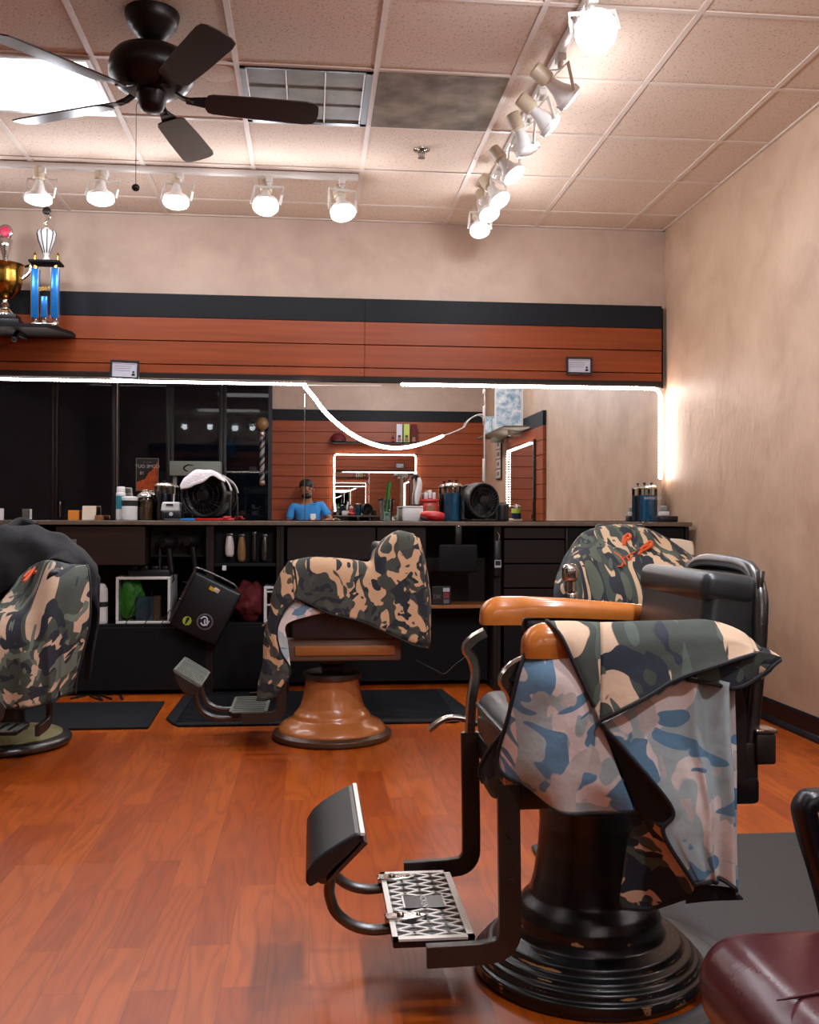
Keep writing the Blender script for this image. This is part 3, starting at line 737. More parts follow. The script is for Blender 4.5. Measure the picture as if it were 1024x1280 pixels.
for k, a in enumerate((7, 79.5, 153, 226, 299)):
    A = math.radians(a); d = Vector((math.cos(A), math.sin(A), 0)); n = Vector((-d.y, d.x, 0)); tw = math.radians(-14)
    wv = n*math.cos(tw)+Vector((0, 0, 1))*math.sin(tw); nz = d.cross(wv)
    z0 = -.335
    prof = [(.215, .052), (.235, .06), (.4, .068), (.6, .072), (.635, .066), (.65, .045), (.655, 0)]
    poly = [(r, w) for r, w in prof]+[(r, -w) for r, w in prof[::-1][1:]]+[(.205, -.03), (.205, .03)]
    b = MB(off); b.prism(poly, lambda p, q, d=d, wv=wv, nz=nz: fc+Vector((0, 0, z0))+d*p[0]+wv*p[1]+nz*q, -.003, .003); bl = b.build('blade', MT['blade'], t, smooth=0, bevel=.002)
    b = MB(off); b.prism([(.13, .016), (.2, .03), (.26, .038), (.3, .02), (.305, 0), (.3, -.02), (.26, -.038), (.2, -.03), (.13, -.016)], lambda p, q, d=d, wv=wv, nz=nz: fc+Vector((0, 0, z0))+d*p[0]+wv*p[1]+nz*q, .003, .008)
    b.bar([fc+d*.075+Vector((0, 0, -.30)), fc+d*.12+Vector((0, 0, -.322)), fc+d*.16+Vector((0, 0, -.33))], .03, .01, up=(0, 0, 1)); b.build('blade_iron', MT['fanbrown'], bl)
c0 = fc+Vector((-.052, 0, -.345)); b = MB(off); b.tube([c0, c0+Vector((-.008, 0, -.02)), c0+Vector((-.008, 0, -.33))], .0016, 6); ch = b.build('pull_chain', MT['steel'], t)
b = MB(off); b.sph(c0+Vector((-.008, 0, -.34)), .016, (1, 1, .9)); b.build('chain_knob', MT['black'], ch)

# ================================================================== BARBER CHAIRS (local frame: front = -x)
def arc(cx, cz, r, a0, a1, n=8): return [(cx+r*math.cos(math.radians(a0+(a1-a0)*k/n)), cz+r*math.sin(math.radians(a0+(a1-a0)*k/n))) for k in range(n+1)]
def dense(prof, n=6):
    out = []
    for p, q in zip(prof, prof[1:]):
        for k in range(n): out.append((p[0]+(q[0]-p[0])*k/n, p[1]+(q[1]-p[1])*k/n))
    return out+[prof[-1]]
def rounded(prof, r=.006):
    """round the corners of a lathe profile a little"""
    out = [prof[0]]
    for p, c, q in zip(prof, prof[1:], prof[2:]):
        p, c, q = Vector(p), Vector(c), Vector(q); a, b = (p-c), (q-c); d = min(r, a.length*.45, b.length*.45)
        s, e = c+a.normalized()*d, c+b.normalized()*d
        for k in range(5):
            t = k/4; out.append(tuple((1-t)**2*s+2*t*(1-t)*c+t*t*e))
    return out+[prof[-1]]

def arm_cap(x0, x1, y, zb, zt, w, front=.10, drop=0.):
    """D-section arm cap with a deep rounded nose at the front"""
    b = MB(); secs = []; n = 14
    def ring(x, zl, zh, ww):
        P = [(-ww/2, zl), (-ww/2*1.02, zl+(zh-zl)*.25)]
        for k in range(n+1):
            a = PI-PI*k/n; P.append((ww/2*math.cos(a), zl+(zh-zl)*.4+(zh-zl)*.6*math.sin(a)))
        P += [(ww/2*1.02, zl+(zh-zl)*.25), (ww/2, zl)]
        return [b.bm.verts.new((x, y+p[0], p[1])) for p in P]
    R = []
    for k in range(7):
        t = k/6; R.append(ring(x0+.055*(1-math.cos(t*PI/2)), zb, zb+(zt-zb)*(.42+.58*math.sin(t*PI/2)), w*(.55+.45*math.sin(t*PI/2)**.6)))
    R.append(ring(x0+front, zb, zt-drop, w)); zt -= drop; R.append(ring(x0+front+.006, zt-.052, zt, w))
    R.append(ring(x0+(x1-x0)*.5, zt-.055, zt-.006, w)); R.append(ring(x1-.05, zt-.062, zt-.02, w)); R.append(ring(x1, zt-.075, zt-.026, w))
    for A, B in zip(R, R[1:]):
        m = len(A)
        for k in range(m): b.bm.faces.new((A[k], A[(k+1) % m], B[(k+1) % m], B[k]))
    b.bm.faces.new(R[0][::-1]); b.bm.faces.new(R[-1])
    return b

def cushion(c, d, bev, rot=None): 
    b = MB(); b.box(c, d, rot, bev, 5); return b

def chair(label, loc, rz, st):
    t = thing('barber_chair', label, 'barber chair', loc, rz, 'barber chairs')
    L = Vector(loc)
    def w2l(v): v = Vector(v)-L; return Matrix.Rotation(-rz, 3, 'Z') @ v
    hw = st.get('hw', .25)
    # pedestal
    st['base'](t)
    b = MB(); b.cyl((0, 0, st['bz']-.02), (0, 0, .42), .05, seg=28); b.lathe([(.05, .34), (.07, .36), (.07, .40), (.12, .405), (.12, .42)], seg=28); b.build('hydraulic_column', st['bar'], t)
    # seat frame
    z0, z1 = st['frame']
    b = MB(); b.span((-.225, -hw+.005, z0), (.31, hw-.005, z1), .012); fr = b.build('seat_frame', st['framem'], t)
    if st.get('inset'):
        for s in (-1, 1):
            b = MB(); y = s*(hw-.004); b.span((-.175, y-.006, z0+.026), (.28, y+.006, z1-.034), .003); b.build('wood_inset', MT['woodlight'], fr)
    b = cushion((-.005, 0, z1+.055), (.46, 2*hw-.09, .13), .045); b.build('seat', st['lea'], t, smooth=60)
    b = MB(); b.tube([(-.232, -hw+.07, z1+.085), (-.238, 0, z1+.09), (-.232, hw-.07, z1+.085)], .006, 8); b.build('seat_piping', st['lea'], t)
    # arms
    for s in (-1, 1):
        y = s*hw*1.02; az = st.get('armz', (.836, .850))[0 if s < 0 else 1]
        arm_cap(-.212, .235, y, az-.072, az, .072, drop=st.get('drop', .012) if s < 0 else 0.).build('armrest', st['cap'], t, smooth=50)
        b = MB(); b.span((-.10, y-.03, .757), (.235, y+.03, .792), .008); b.build('arm_rail', st['rail'], t)
        if st.get('armpanel'):
            b = MB(); b.span((-.19, y-.014, z1), (.27, y+.014, .765), .01); b.build('arm_panel', st['lea'], t)
        # front bar: arm support, drop leg and foot bracket in one bent strap
        P = [(-.20, .757), (-.232, .74), (-.25, .715), (-.235, .69), (-.226, .65), (-.236, .58), (-.240, .50)]
        P2 = [(-.240, .50), (-.236, .24)]+arc(-.276, .195, .04, 0, -75, 6)+[(-.30, .152), (-.41, .150)]
        up = catmull([(p[0], s*hw, p[1]) for p in P], 4)
        b = MB(); b.bar(up, .026, .02, up=(0, 1, 0), c=.5); b.build('arm_support', st.get('support', MT['chrome']), t, smooth=40)
        b = MB(); b.bar([(p[0], s*hw, p[1]) for p in P2], .046, .02, up=(0, 1, 0), c=.2)
        for z in (.30, .40): b.cyl((-.238, s*(hw-.012), z), (-.238, s*(hw+.013), z), .007, seg=10)
        b.build('foot_bracket', st['bar'], t, smooth=40)
        b = MB(); b.bar([(.22, y, .76), (.25, y, .65), (.25, y, z1)], .04, .02, up=(0, 1, 0), c=.3); b.build('rear_arm_post', st['bar'], t)
    # back
    rot = rotm(y=math.radians(7))
    b = MB(); b.box((.25, 0, .74), (.13, 2*hw-.075, .385), rot, .028, 5); b.box((.258, 0, .897), (.128, 2*hw-.068, .07), rot, .026, 5); b.build('backrest', st['lea'], t, smooth=60)
    yb = hw-.035
    P = [(.29, -yb, .50), (.312, -yb, .70), (.322, -yb, .85), (.326, -yb+.02, .905), (.328, -yb+.06, .938), (.33, -yb+.12, .948), (.33, 0, .95), (.33, yb-.12, .948), (.328, yb-.06, .938), (.326, yb-.02, .905), (.322, yb, .85), (.312, yb, .70), (.29, yb, .50)]
    b = MB(); b.tube(catmull(P, 5), .017, 10); b.build('back_rim', st.get('rim', MT['steel']), t, smooth=60)
    b = MB(); G = [[(.26+.06*k/4+(.012 if 0 < j < 4 else 0), -yb+2*yb*j/4*1., .48+.46*k/4) for j in range(5)] for k in range(5)]; b.patch(G, 4); b.build('back_shell', st['bar'], t, solid=.012, keepn=True)
    b = MB(); b.span((.27, -yb-.02, .46), (.31, -yb+.03, .57), .006); b.span((.30, -yb-.03, .525), (.345, -yb+.02, .592), .006); b.build('recline_bracket', st['bar'], t)
    b = MB(); b.span((.298, -yb-.032, .592), (.347, -yb+.022, .602), .004); b.build('bracket_cap', MT['chrome'], t)
    # lever
    lv = catmull([(-.22, hw+.01, .52), (-.27, hw+.01, .535), (-.31, hw+.01, .53), (-.345, hw+.01, .505)], 5)
    b = MB(); b.bar(lv, .012, .03, up=(0, 1, 0), c=.4); b.build('recline_lever', MT['chrome'], t)
    # foot plate
    x0, x1, zt = -.475, -.30, .165
    b = MB(); b.span((x0, -.20, zt-.02), (x1, .20, zt-.004), .004); fp = b.build('foot_plate', st.get('platem', MT['darkbar']), t)
    b = MB(); m = .015
    for p, q in (((x0, -.2), (x1, -.2+m)), ((x0, .2-m), (x1, .2)), ((x0, -.2), (x0+m*.8, .2)), ((x1-m, -.2), (x1, .2))): b.span((p[0], p[1], zt-.005), (q[0], q[1], zt))
    if st.get('lattice'):
        xa, xb = x0+m*.8, x1-m; nx, ny = 2, 10; wx = (xb-xa)/nx; wy = (.4-2*m)/ny; lw = .0034
        def seg(a, c):
            d = Vector((c[0]-a[0], c[1]-a[1], 0)); n = Vector((-d.y, d.x, 0)).normalized()*lw
            a, c = Vector((*a, 0)), Vector((*c, 0))
            b.prism([a-n, c-n, c+n, a+n], lambda p, q: (p.x, p.y, q), zt-.005, zt-.0005)
        for j in range(-nx, ny+1):
            for i in range(nx):
                ya = -.2+m+j*wy; P = []
                for (ua, va, ub, vb) in ((i*wx, ya, (i+1)*wx, ya+wy), (i*wx, ya+wy, (i+1)*wx, ya)):
                    if min(va, vb) >= -.2+m-1e-6 and max(va, vb) <= .2-m+1e-6 and not (-1.4*wy < (va+vb)/2 < 1.4*wy and .0 < i+1 and (xa+ua > 9)): seg((xa+ua, va), (xa+ub, vb))
        b.build('plate_lattice', MT['plate'], fp, smooth=0)
        xm = (x0+x1)/2
        b = MB(); b.span((xm-.047, -.036, zt-.003), (xm+.047, .036, zt+.0005)); b.mi = 1
        for s in (-1, 1):
            b.span((xm+s*.047-.002, -.036, zt-.002), (xm+s*.047+.002, .036, zt+.002))
        b.build('name_badge', [MT['darkbar'], MT['plate']], fp, smooth=0)
        text_part('KOKEN', .021, (xm, 0, zt+.0008), rotm(z=-PI/2), MT['plate'], fp, 'badge_lettering', ext=.001)
    else:
        for k in range(9):
            y = -.18+.36*k/8; b.span((x0+.01, y-.012, zt-.005), (x1-.01, y+.012, zt-.001))
        b.build('plate_ribs', MT['tread'], fp, smooth=0)
    # calf pad and its two bent tubes
    st['pad'](t, w2l)
    return t

# ---- foreground chair
C1 = (.65, 2.28, 0)
def base_black(t):
    pr = [(.262, 0), (.268, .012), (.268, .032), (.255, .036), (.252, .05), (.240, .055), (.236, .066), (.218, .070), (.213, .086), (.195, .090), (.178, .094), (.17, .112), (.168, .135), (.157, .158), (.135, .18), (.125, .22), (.116, .28), (.112, .34), (.115, .385), (.128, .40), (.128, .425)]
    b = MB(); b.lathe(dense(rounded(pr, .005), 3), seg=120); b.build('pedestal_base', MT['wornblack'], t, smooth=60)
def pad_one(t, w2l):
    near = [(388, 1109), (382, 1103), (383, 1090), (392, 1076), (406, 1064), (425, 1052), (444, 1041), (452, 1041), (454, 1049), (436, 1068), (420, 1083), (406, 1098)]
    poly = [w2l(atY(px, py, 2.10)) for px, py in near]; poly = [(p.x, p.z) for p in poly]
    b = MB(); b.prism(poly, lambda p, d: (p[0], d, p[1]), -.185, .20); pad = b.build('calf_pad', MT['leather'], t, smooth=30, bevel=.006, bseg=3)
    a, c = poly[7], poly[10]
    b = MB(); b.bar([(poly[7][0]+.002, -.19, poly[7][1]), (poly[7][0]+.002, .205, poly[7][1])], .01, .006, up=(0, 0, 1)); b.build('tread_edge', MT['plate'], pad)
    b = MB(); b.prism([(poly[8][0]+.002, poly[8][1]-.004), (poly[10][0]+.004, poly[10][1]-.006), (poly[11][0]+.004, poly[11][1]-.008), (poly[11][0]+.010, poly[11][1]-.010), (poly[8][0]+.010, poly[8][1]-.01)], lambda p, d: (p[0], d, p[1]), -.18, .195); b.build('tread_plate', MT['steel'], pad, smooth=0)
    for y, path, nm in ((2.19, [(404, 1092), (412, 1100), (412, 1118), (420, 1140), (440, 1156), (465, 1162), (492, 1160)], 0), (2.43, None, 1)):
        if path: pts = [w2l(atY(px, py, y)) for px, py in path]; keep = pts
        else: pts = [Vector((p.x, w2l((0, y, 0)).y, p.z)) for p in keep]
        b = MB(); b.tube(catmull(pts, 6), .0125, 12); b.build('footrest_tube', MT['steel'], t, smooth=60)
        e = pts[-1]; b = MB(); b.prism([(e.x-.02, -.016), (e.x+.02, -.018), (e.x+.07, -.008), (e.x+.075, 0), (e.x+.07, .008), (e.x+.02, .018), (e.x-.02, .016)], lambda p, d, e=e: (p[0], e.y+p[1], d), .160, .172)
        b.cyl((e.x+.015, e.y, .17), (e.x+.015, e.y, .178), .008, seg=12); b.cyl((e.x+.055, e.y, .17), (e.x+.055, e.y, .176), .005, seg=10); b.build('tube_clamp', MT['chrome'], t, bevel=.003)
    b = MB(); k0 = keep[0]; b.cyl((k0.x, -.12, k0.z+.004), (k0.x, .18, k0.z+.004), .016, seg=16); b.build('pad_hinge', MT['steel'], t)
chair('black vintage barber chair nearest the viewer with amber armrests', C1, 0,
      dict(base=base_black, bz=.425, frame=(.44, .50), framem=MT['darkbar'], lea=MT['grayleather'], cap=MT['amber'], rail=MT['darkbar'], bar=MT['bar'], support=MT['chrome'], rim=MT['steel'], lattice=True, pad=pad_one))

# ---- middle chair on its bell-shaped amber pedestal
C2 = (.105, 4.78, 0)
def base_amber(t):
    pr = [(.275, 0), (.284, .01), (.284, .03), (.27, .036)]
    b = MB(); b.lathe(rounded(pr, .004)+[(.255, .045)], seg=80); b.build('base_rim', MT['wornorange'], t, smooth=50)
    pr = [(.26, .035), (.258, .052), (.235, .075), (.205, .09), (.188, .098), (.182, .118), (.17, .13), (.155, .15), (.142, .19), (.132, .24), (.126, .285)]
    b = MB(); b.lathe(rounded(pr, .008), seg=80); b.build('pedestal_base', MT['orange_base'], t, smooth=60)
    b = MB(); b.lathe(rounded([(.128, .283), (.14, .287), (.14, .312), (.125, .318), (.09, .32)], .004), seg=64); b.build('pedestal_collar', MT['steel'], t)
def pad_two(t, w2l):
    near = [(216, 838), (251, 859), (246, 868), (238, 871), (228, 865), (219, 852)]
    poly = [Vector(atY(px, py, 4.58))-Vector(C2) for px, py in near]; poly = [(p.x, p.z) for p in poly]
    b = MB(); b.prism(poly, lambda p, d: (p[0], d, p[1]), -.20, .20); pad = b.build('calf_pad', MT['bar'], t, smooth=30, bevel=.006, bseg=3)
    a, c = Vector((poly[0][0], 0, poly[0][1])), Vector((poly[1][0], 0, poly[1][1])); n = Vector((-(c-a).z, 0, (c-a).x)).normalized()
    b = MB(); b.prism([a, c, c+n*.008, a+n*.008], lambda p, d: (p.x, d, p.z), -.2, .2)
    for k in range(12):
        y = -.185+.37*k/11; p, q = a.lerp(c, .06)+n*.007, a.lerp(c, .94)+n*.007
        b.prism([p, q, q+n*.004, p+n*.004], lambda v, d: (v.x, d, v.z), y-.009, y+.009)
    b.build('tread_plate', MT['tread'], pad, smooth=0)
    path = [(246, 856), (247, 872), (253, 887), (266, 895), (282, 897), (300, 896)]
    pts = [Vector(atY(px, py, 4.70))-Vector(C2) for px, py in path]
    for y in (-.10, .12):
        b = MB(); b.tube(catmull([Vector((p.x, y, p.z)) for p in pts], 6), .013, 12); b.build('footrest_tube', MT['steel'], t, smooth=60)
    b = MB(); b.cyl((pts[0].x, -.14, pts[0].z), (pts[0].x, .16, pts[0].z), .014, seg=14); b.build('pad_hinge', MT['chrome'], t)
ST2 = dict(base=base_amber, bz=.315, frame=(.40, .505), framem=MT['woodgrey'], inset=True, lea=MT['leather'], cap=MT['darkbar'], rail=MT['darkbar'], bar=MT['bar'], support=MT['bar'], rim=MT['darkbar'], armpanel=True, pad=pad_two, hw=.265, armz=(.825, .835), drop=0.)
chair('barber chair on bell-shaped amber pedestal in front of the middle mirrors', C2, 0, ST2)

# ---- left chair, on a cream disc base
C0 = (-1.395, 4.73, 0)
def base_disc(t):
    b = MB(); b.lathe(rounded([(.255, 0), (.285, .01), (.292, .028), (.28, .046), (.245, .052)], .012), seg=80); b.build('base_rim', MT['steel'], t, smooth=60)
    b = MB(); b.lathe([(.247, .04), (.247, .054), (.2, .062), (.1, .075)], seg=80); b.build('base_disc', MT['cream'], t)
    b = MB(); b.lathe(rounded([(.10, .07), (.085, .1), (.075, .2), (.075, .34)], .02), seg=40); b.build('pedestal_base', MT['darkbar'], t)
ST0 = dict(ST2); ST0.update(base=base_disc, framem=MT['darkbar'], inset=False)
chair('barber chair under a black jacket at the left picture edge', C0, math.radians(88), ST0)

# ---- far right chair, seen over the foreground armrest
C3 = (1.60, 4.84, 0); RZ3 = math.radians(82)
def base_plain(t):
    b = MB(); b.lathe(rounded([(.26, 0), (.275, .015), (.265, .04), (.2, .06), (.12, .1), (.1, .2), (.09, .34)], .012), seg=64); b.build('pedestal_base', MT['darkbar'], t, smooth=60)
ST3 = dict(ST0); ST3.update(base=base_plain)
c3 = chair('barber chair in the right corner hidden under an orange-lettered cape', C3, RZ3, ST3)
b = MB(); b.box((.33, 0, 1.0), (.07, .26, .05), None, .02, 4); b.cyl((.34, -.08, .9), (.34, -.08, .99), .008); b.cyl((.34, .08, .9), (.34, .08, .99), .008); b.build('headrest', MT['leather'], c3, smooth=60)
# chromed arm end showing left of its cape
Wc = atY(713, 716, 4.46); RM = Matrix.Rotation(-RZ3, 3, 'Z'); lc = RM @ (Wc-Vector(C3))
b = MB(); b.box(lc+Vector((0, 0, 0)), (.06, .075, .085), None, .025, 4); b.cyl(lc+Vector((0, 0, -.04)), lc+Vector((0, 0, -.085)), .024, seg=16); b.box(lc+Vector((.01, -.01, -.13)), (.045, .055, .09), None, .015, 3); b.build('arm_end_bracket', MT['chrome'], c3, smooth=50)

# ================================================================== CAPES AND CLOTHS
def px_grid(rows, dflt=None, dy=0.):
    G = []
    for r in rows:
        G.append([atY(p[0], p[1], (p[2] if len(p) > 2 else dflt)+dy) for p in r])
    return G
def conv(rows, ox, oy, k):          # crop coordinates -> picture coordinates
    return [[(ox+p[0]*k, oy+p[1]*k)+tuple(p[2:]) for p in r] for r in rows]
def edge(b, pts, r=.0045): b.tube(pts, r, 7)
def dark_edge_build(b, root, name='edge_binding'): return b.build(name, MT['binding'], root)

# ---- cape 1: over the near arm of the foreground chair
K1 = lambda rows: px_grid(conv(rows, 640, 760, .3418), dy=-.018)
o = MB(); e = MB(); org = atY(790, 800, 2.0)
o.off = org; e.off = org
fold = lambda u, v, U, V: (0, -.006*math.sin(U*38+V*6)*min(1, v*1.5), 0)
main = [[(322, 120, 2.10), (450, 115, 2.10), (600, 112, 2.10), (720, 112, 2.11), (830, 140, 2.11), (905, 190, 2.11)],
        [(322, 52, 2.045), (450, 47, 2.045), (600, 44, 2.045), (720, 43, 2.045), (835, 82, 2.05), (918, 150, 2.05)],
        [(324, 130, 2.005), (445, 115, 2.0), (590, 100, 1.998), (710, 92, 2.0), (820, 110, 2.005), (912, 156, 2.02)],
        [(325, 270, 1.985), (435, 235, 1.98), (560, 190, 1.978), (690, 155, 1.98), (805, 142, 1.99), (905, 162, 2.0)],
        [(322, 412, 1.97), (420, 362, 1.962), (520, 312, 1.96), (620, 256, 1.96), (760, 206, 1.968), (892, 170, 1.985)]]
o.mi = 0; G = o.patch(K1(main), 8, lambda u, v, U, V: (0, -.005*math.sin(U*30)*v, 0), uvo=(2.3, 1.6)); edge(e, G[-1])
left = [[(185, 115, 2.075), (230, 112, 2.08), (322, 112, 2.085)], [(128, 47, 2.045), (220, 47, 2.045), (322, 52, 2.045)], [(178, 100, 2.0), (240, 110, 1.998), (324, 130, 2.003)], [(228, 205, 1.985), (270, 230, 1.98), (324, 270, 1.983)], [(300, 360, 1.975), (310, 385, 1.975), (321, 414, 1.974)]]
G = o.patch(K1(left), 8, uvo=(2.9, 1.6)); edge(e, [r[0] for r in G])
fl = [[(622, 250, 1.985), (760, 190, 1.99), (895, 158, 2.0), (984, 178, 2.03)], [(620, 256, 1.98), (740, 236, 1.985), (885, 212, 1.995), (986, 184, 2.03)], [(640, 262, 1.975), (735, 277, 1.98), (840, 288, 1.985), (983, 190, 2.03)]]
G = o.patch(K1(fl), 8, uvo=(1.7, .1)); edge(e, G[-1])
fl2 = [[(880, 140, 2.05), (930, 146, 2.055), (984, 178, 2.06)], [(885, 172, 2.0), (935, 205, 2.01), (985, 188, 2.04)], [(830, 285, 1.99), (915, 262, 2.01), (984, 192, 2.04)]]
G = o.patch(K1(fl2), 6, uvo=(2.1, .4))
# hanging skirts show the faded inside of the cloth
o.mi = 2
sk = [[(50, 165, 2.025), (120, 160, 2.02), (190, 160, 2.015), (240, 195, 2.0)], [(22, 250, 2.02), (115, 260, 1.995), (205, 262, 1.985), (262, 285, 1.985)], [(-18, 410, 2.03), (110, 400, 1.995), (230, 402, 1.978), (330, 432, 1.985)], [(-55, 545, 2.05), (95, 560, 1.99), (240, 560, 1.975), (385, 585, 1.985)], [(-30, 610, 2.04), (110, 650, 1.99), (270, 655, 1.972), (420, 670, 1.985)], [(55, 650, 2.02), (158, 738, 1.985), (290, 756, 1.985), (445, 740, 1.995)]]
G = o.patch(K1(sk), 8, lambda u, v, U, V: (0, -.007*math.sin(U*46+1.2*V*9)*v, 0), uvo=(.0, .0)); edge(e, [r[0] for r in G]); edge(e, G[-1], .003)
pl = [[(325, 425, 1.978), (480, 340, 1.98), (630, 256, 1.985), (740, 262, 1.985), (832, 280, 1.99)], [(425, 535, 1.966), (540, 495, 1.968), (650, 470, 1.972), (745, 480, 1.975), (834, 500, 1.98)], [(588, 735, 1.955), (640, 720, 1.956), (700, 722, 1.958), (770, 725, 1.964), (837, 740, 1.97)], [(556, 825, 1.958), (625, 845, 1.955), (700, 860, 1.955), (772, 862, 1.96), (840, 885, 1.968)], [(666, 1010, 1.955), (695, 1006, 1.952), (735, 1004, 1.952), (780, 1002, 1.957), (843, 1062, 1.966)]]
def pleat(u, v, U, V): return (.004*math.sin(u*17), -.022*(max(0, (u-.35)/.65))*math.sin(u*24+.5)-.003*math.sin(V*18+u*5), 0)
G = o.patch(K1(pl), 10, pleat, uvo=(.6, .7)); edge(e, [r[0] for r in G]); edge(e, G[-1])
# outside of the cloth showing low at the back
o.mi = 0
lo = [[(438, 738, 2.0), (470, 722, 2.0), (505, 745, 1.99)], [(422, 850, 2.02), (480, 840, 2.015), (552, 812, 1.985)], [(405, 960, 2.03), (510, 945, 2.02), (615, 920, 1.985)], [(392, 1070, 2.03), (520, 1070, 2.02), (660, 1010, 1.975)], [(400, 1092, 2.03), (520, 1100, 2.02), (650, 1052, 1.98)]]
G = o.patch(K1(lo), 8, fold, uvo=(1.2, 1.5)); edge(e, G[-1])
sl = [[(-5, 430, 2.045), (12, 440, 2.03), (30, 450, 2.02)], [(-70, 500, 2.06), (-45, 520, 2.05), (-10, 545, 2.04)], [(-118, 590, 2.09), (-90, 640, 2.07), (-30, 612, 2.045)], [(-105, 640, 2.09), (-75, 690, 2.07), (-40, 700, 2.05)]]
G = o.patch(K1(sl), 6, uvo=(.4, 2.2)); edge(e, [r[0] for r in G])
cape = o.build('barber_cape', [MT['camoA'], MT['lining'], MT['lining'], MT['camoA']], at=org, smooth=70, solid=.0025, keepn=True)
tag(cape, 'camouflage barber cape over the near arm of the foreground chair, faded lining out', 'cape', 'camouflage capes on the chairs')
bk = MB(off=org)
bk.patch(K1([[(322, 418, 1.984), (330, 428, 1.982), (338, 436, 1.980)], [(385, 560, 1.99), (430, 575, 1.984), (470, 575, 1.972)], [(440, 712, 1.995), (515, 705, 1.985), (596, 742, 1.965)], [(468, 745, 1.995), (520, 770, 1.985), (592, 768, 1.966)], [(480, 760, 1.995), (515, 785, 1.985), (548, 806, 1.97)]]), 6)
bk.build('folded_edge', MT['binding'], cape, solid=.0025, keepn=True, smooth=70); bk = MB(off=org)
bk.patch(K1([[(648, 1020, 1.985), (730, 1015, 1.98), (800, 1022, 1.985)], [(640, 1048, 1.985), (730, 1040, 1.98), (842, 1056, 1.985)], [(636, 1082, 1.985), (730, 1072, 1.98), (845, 1068, 1.985)]]), 5)
bk.build('folded_hem', MT['binding'], cape, solid=.0025, keepn=True, smooth=70)
dark_edge_build(e, cape)

# ---- cape 2: over the arm and back of the middle chair
K2 = lambda rows: px_grid(conv(rows, 310, 660, .2344), dy=-.03)
org = atY(420, 730, 4.5); o = MB(org); e = MB(org)
cols = [((218, 185), (222, 230), (235, 285), (250, 370)), ((330, 163), (335, 215), (340, 310), (335, 408)), ((450, 166), (450, 225), (450, 330), (430, 455)), ((570, 178), (570, 240), (565, 355), (540, 482)), ((655, 187), (665, 250), (665, 380), (640, 512)), ((692, 118), (730, 220), (750, 380), (735, 557)), ((760, 52), (800, 180), (840, 360), (830, 600)), ((820, 28), (870, 160), (905, 360), (895, 628)), ((895, 45), (930, 180), (955, 380), (950, 638))]
Ys = (4.53, 4.485, 4.475, 4.47)
rows = [[(c[k][0], c[k][1], Ys[k]) for c in cols] for k in range(4)]
G0 = K2(rows); back = [.11, .13, .13, .13, .18, .42, .44, .44, .40]
top = [p+Vector((0, d, -.012 if d < .2 else -.03)) for p, d in zip(G0[0], back)]
tt = [p+Vector((0, d*.5, .004)) for p, d in zip(G0[0], back)]
low = [p+Vector((0, .03, -.12)) for p in top]
G = o.patch([low, top, tt]+G0, 7, lambda u, v, U, V: (0, -.010*math.sin(U*26+V*5)*max(0, v-.35), 0), uvo=(.2, .3)); edge(e, G[-1])
side = [[g[-1] for g in [G[i]]][0] for i in range(0, len(G), 7)]
# right side of the cloth turning behind the back
R1 = G0; rt = [[R1[k][-1], R1[k][-1]+Vector((.025, .06, -.01)), R1[k][-1]+Vector((.03, .22, -.01)), R1[k][-1]+Vector((.0, .38, -.03))] for k in range(4)]
o.patch(rt, 5, lambda u, v, U, V: (.008*math.sin(u*14)*v, 0, 0), uvo=(1.6, .3), face=(1, 0, 0), uvmode='side')
tail = [[(218, 172, 4.50), (230, 185, 4.485), (245, 205, 4.48)], [(165, 250, 4.49), (210, 280, 4.47), (258, 365, 4.47)], [(128, 360, 4.49), (165, 385, 4.465), (215, 415, 4.468)], [(108, 460, 4.49), (140, 462, 4.462), (178, 470, 4.467)], [(90, 560, 4.49), (120, 560, 4.46), (155, 545, 4.465)], [(76, 700, 4.49), (130, 690, 4.46), (178, 665, 4.465)], [(58, 830, 4.49), (130, 815, 4.46), (226, 775, 4.468)], [(44, 915, 4.49), (90, 920, 4.47), (150, 895, 4.47)]]
G = o.patch(K2(tail), 6, lambda u, v, U, V: (.003*math.sin(V*30), -.008*math.sin(u*9)*v, 0), uvo=(2.6, 1.1)); edge(e, [r[-1] for r in G]); edge(e, G[-1])
o.mi = 2
ln = [[(240, 370, 4.49), (320, 415, 4.49), (425, 452, 4.49)], [(195, 430, 4.495), (230, 475, 4.495), (330, 470, 4.495)], [(160, 510, 4.495), (190, 520, 4.495), (205, 515, 4.495)], [(160, 600, 4.495), (190, 610, 4.495), (213, 610, 4.495)], [(185, 680, 4.49), (205, 685, 4.49), (222, 690, 4.49)], [(215, 750, 4.485), (222, 755, 4.485), (228, 760, 4.485)]]
o.patch(K2(ln), 6, uvo=(.2, 3.))
cape = o.build('barber_cape', [MT['camoB'], MT['lining'], MT['lining'], MT['camoB']], at=org, smooth=70, solid=.003, keepn=True)
tag(cape, 'camouflage barber cape over the arm and back of the amber-pedestal chair', 'cape', 'camouflage capes on the chairs')
dark_edge_build(e, cape)

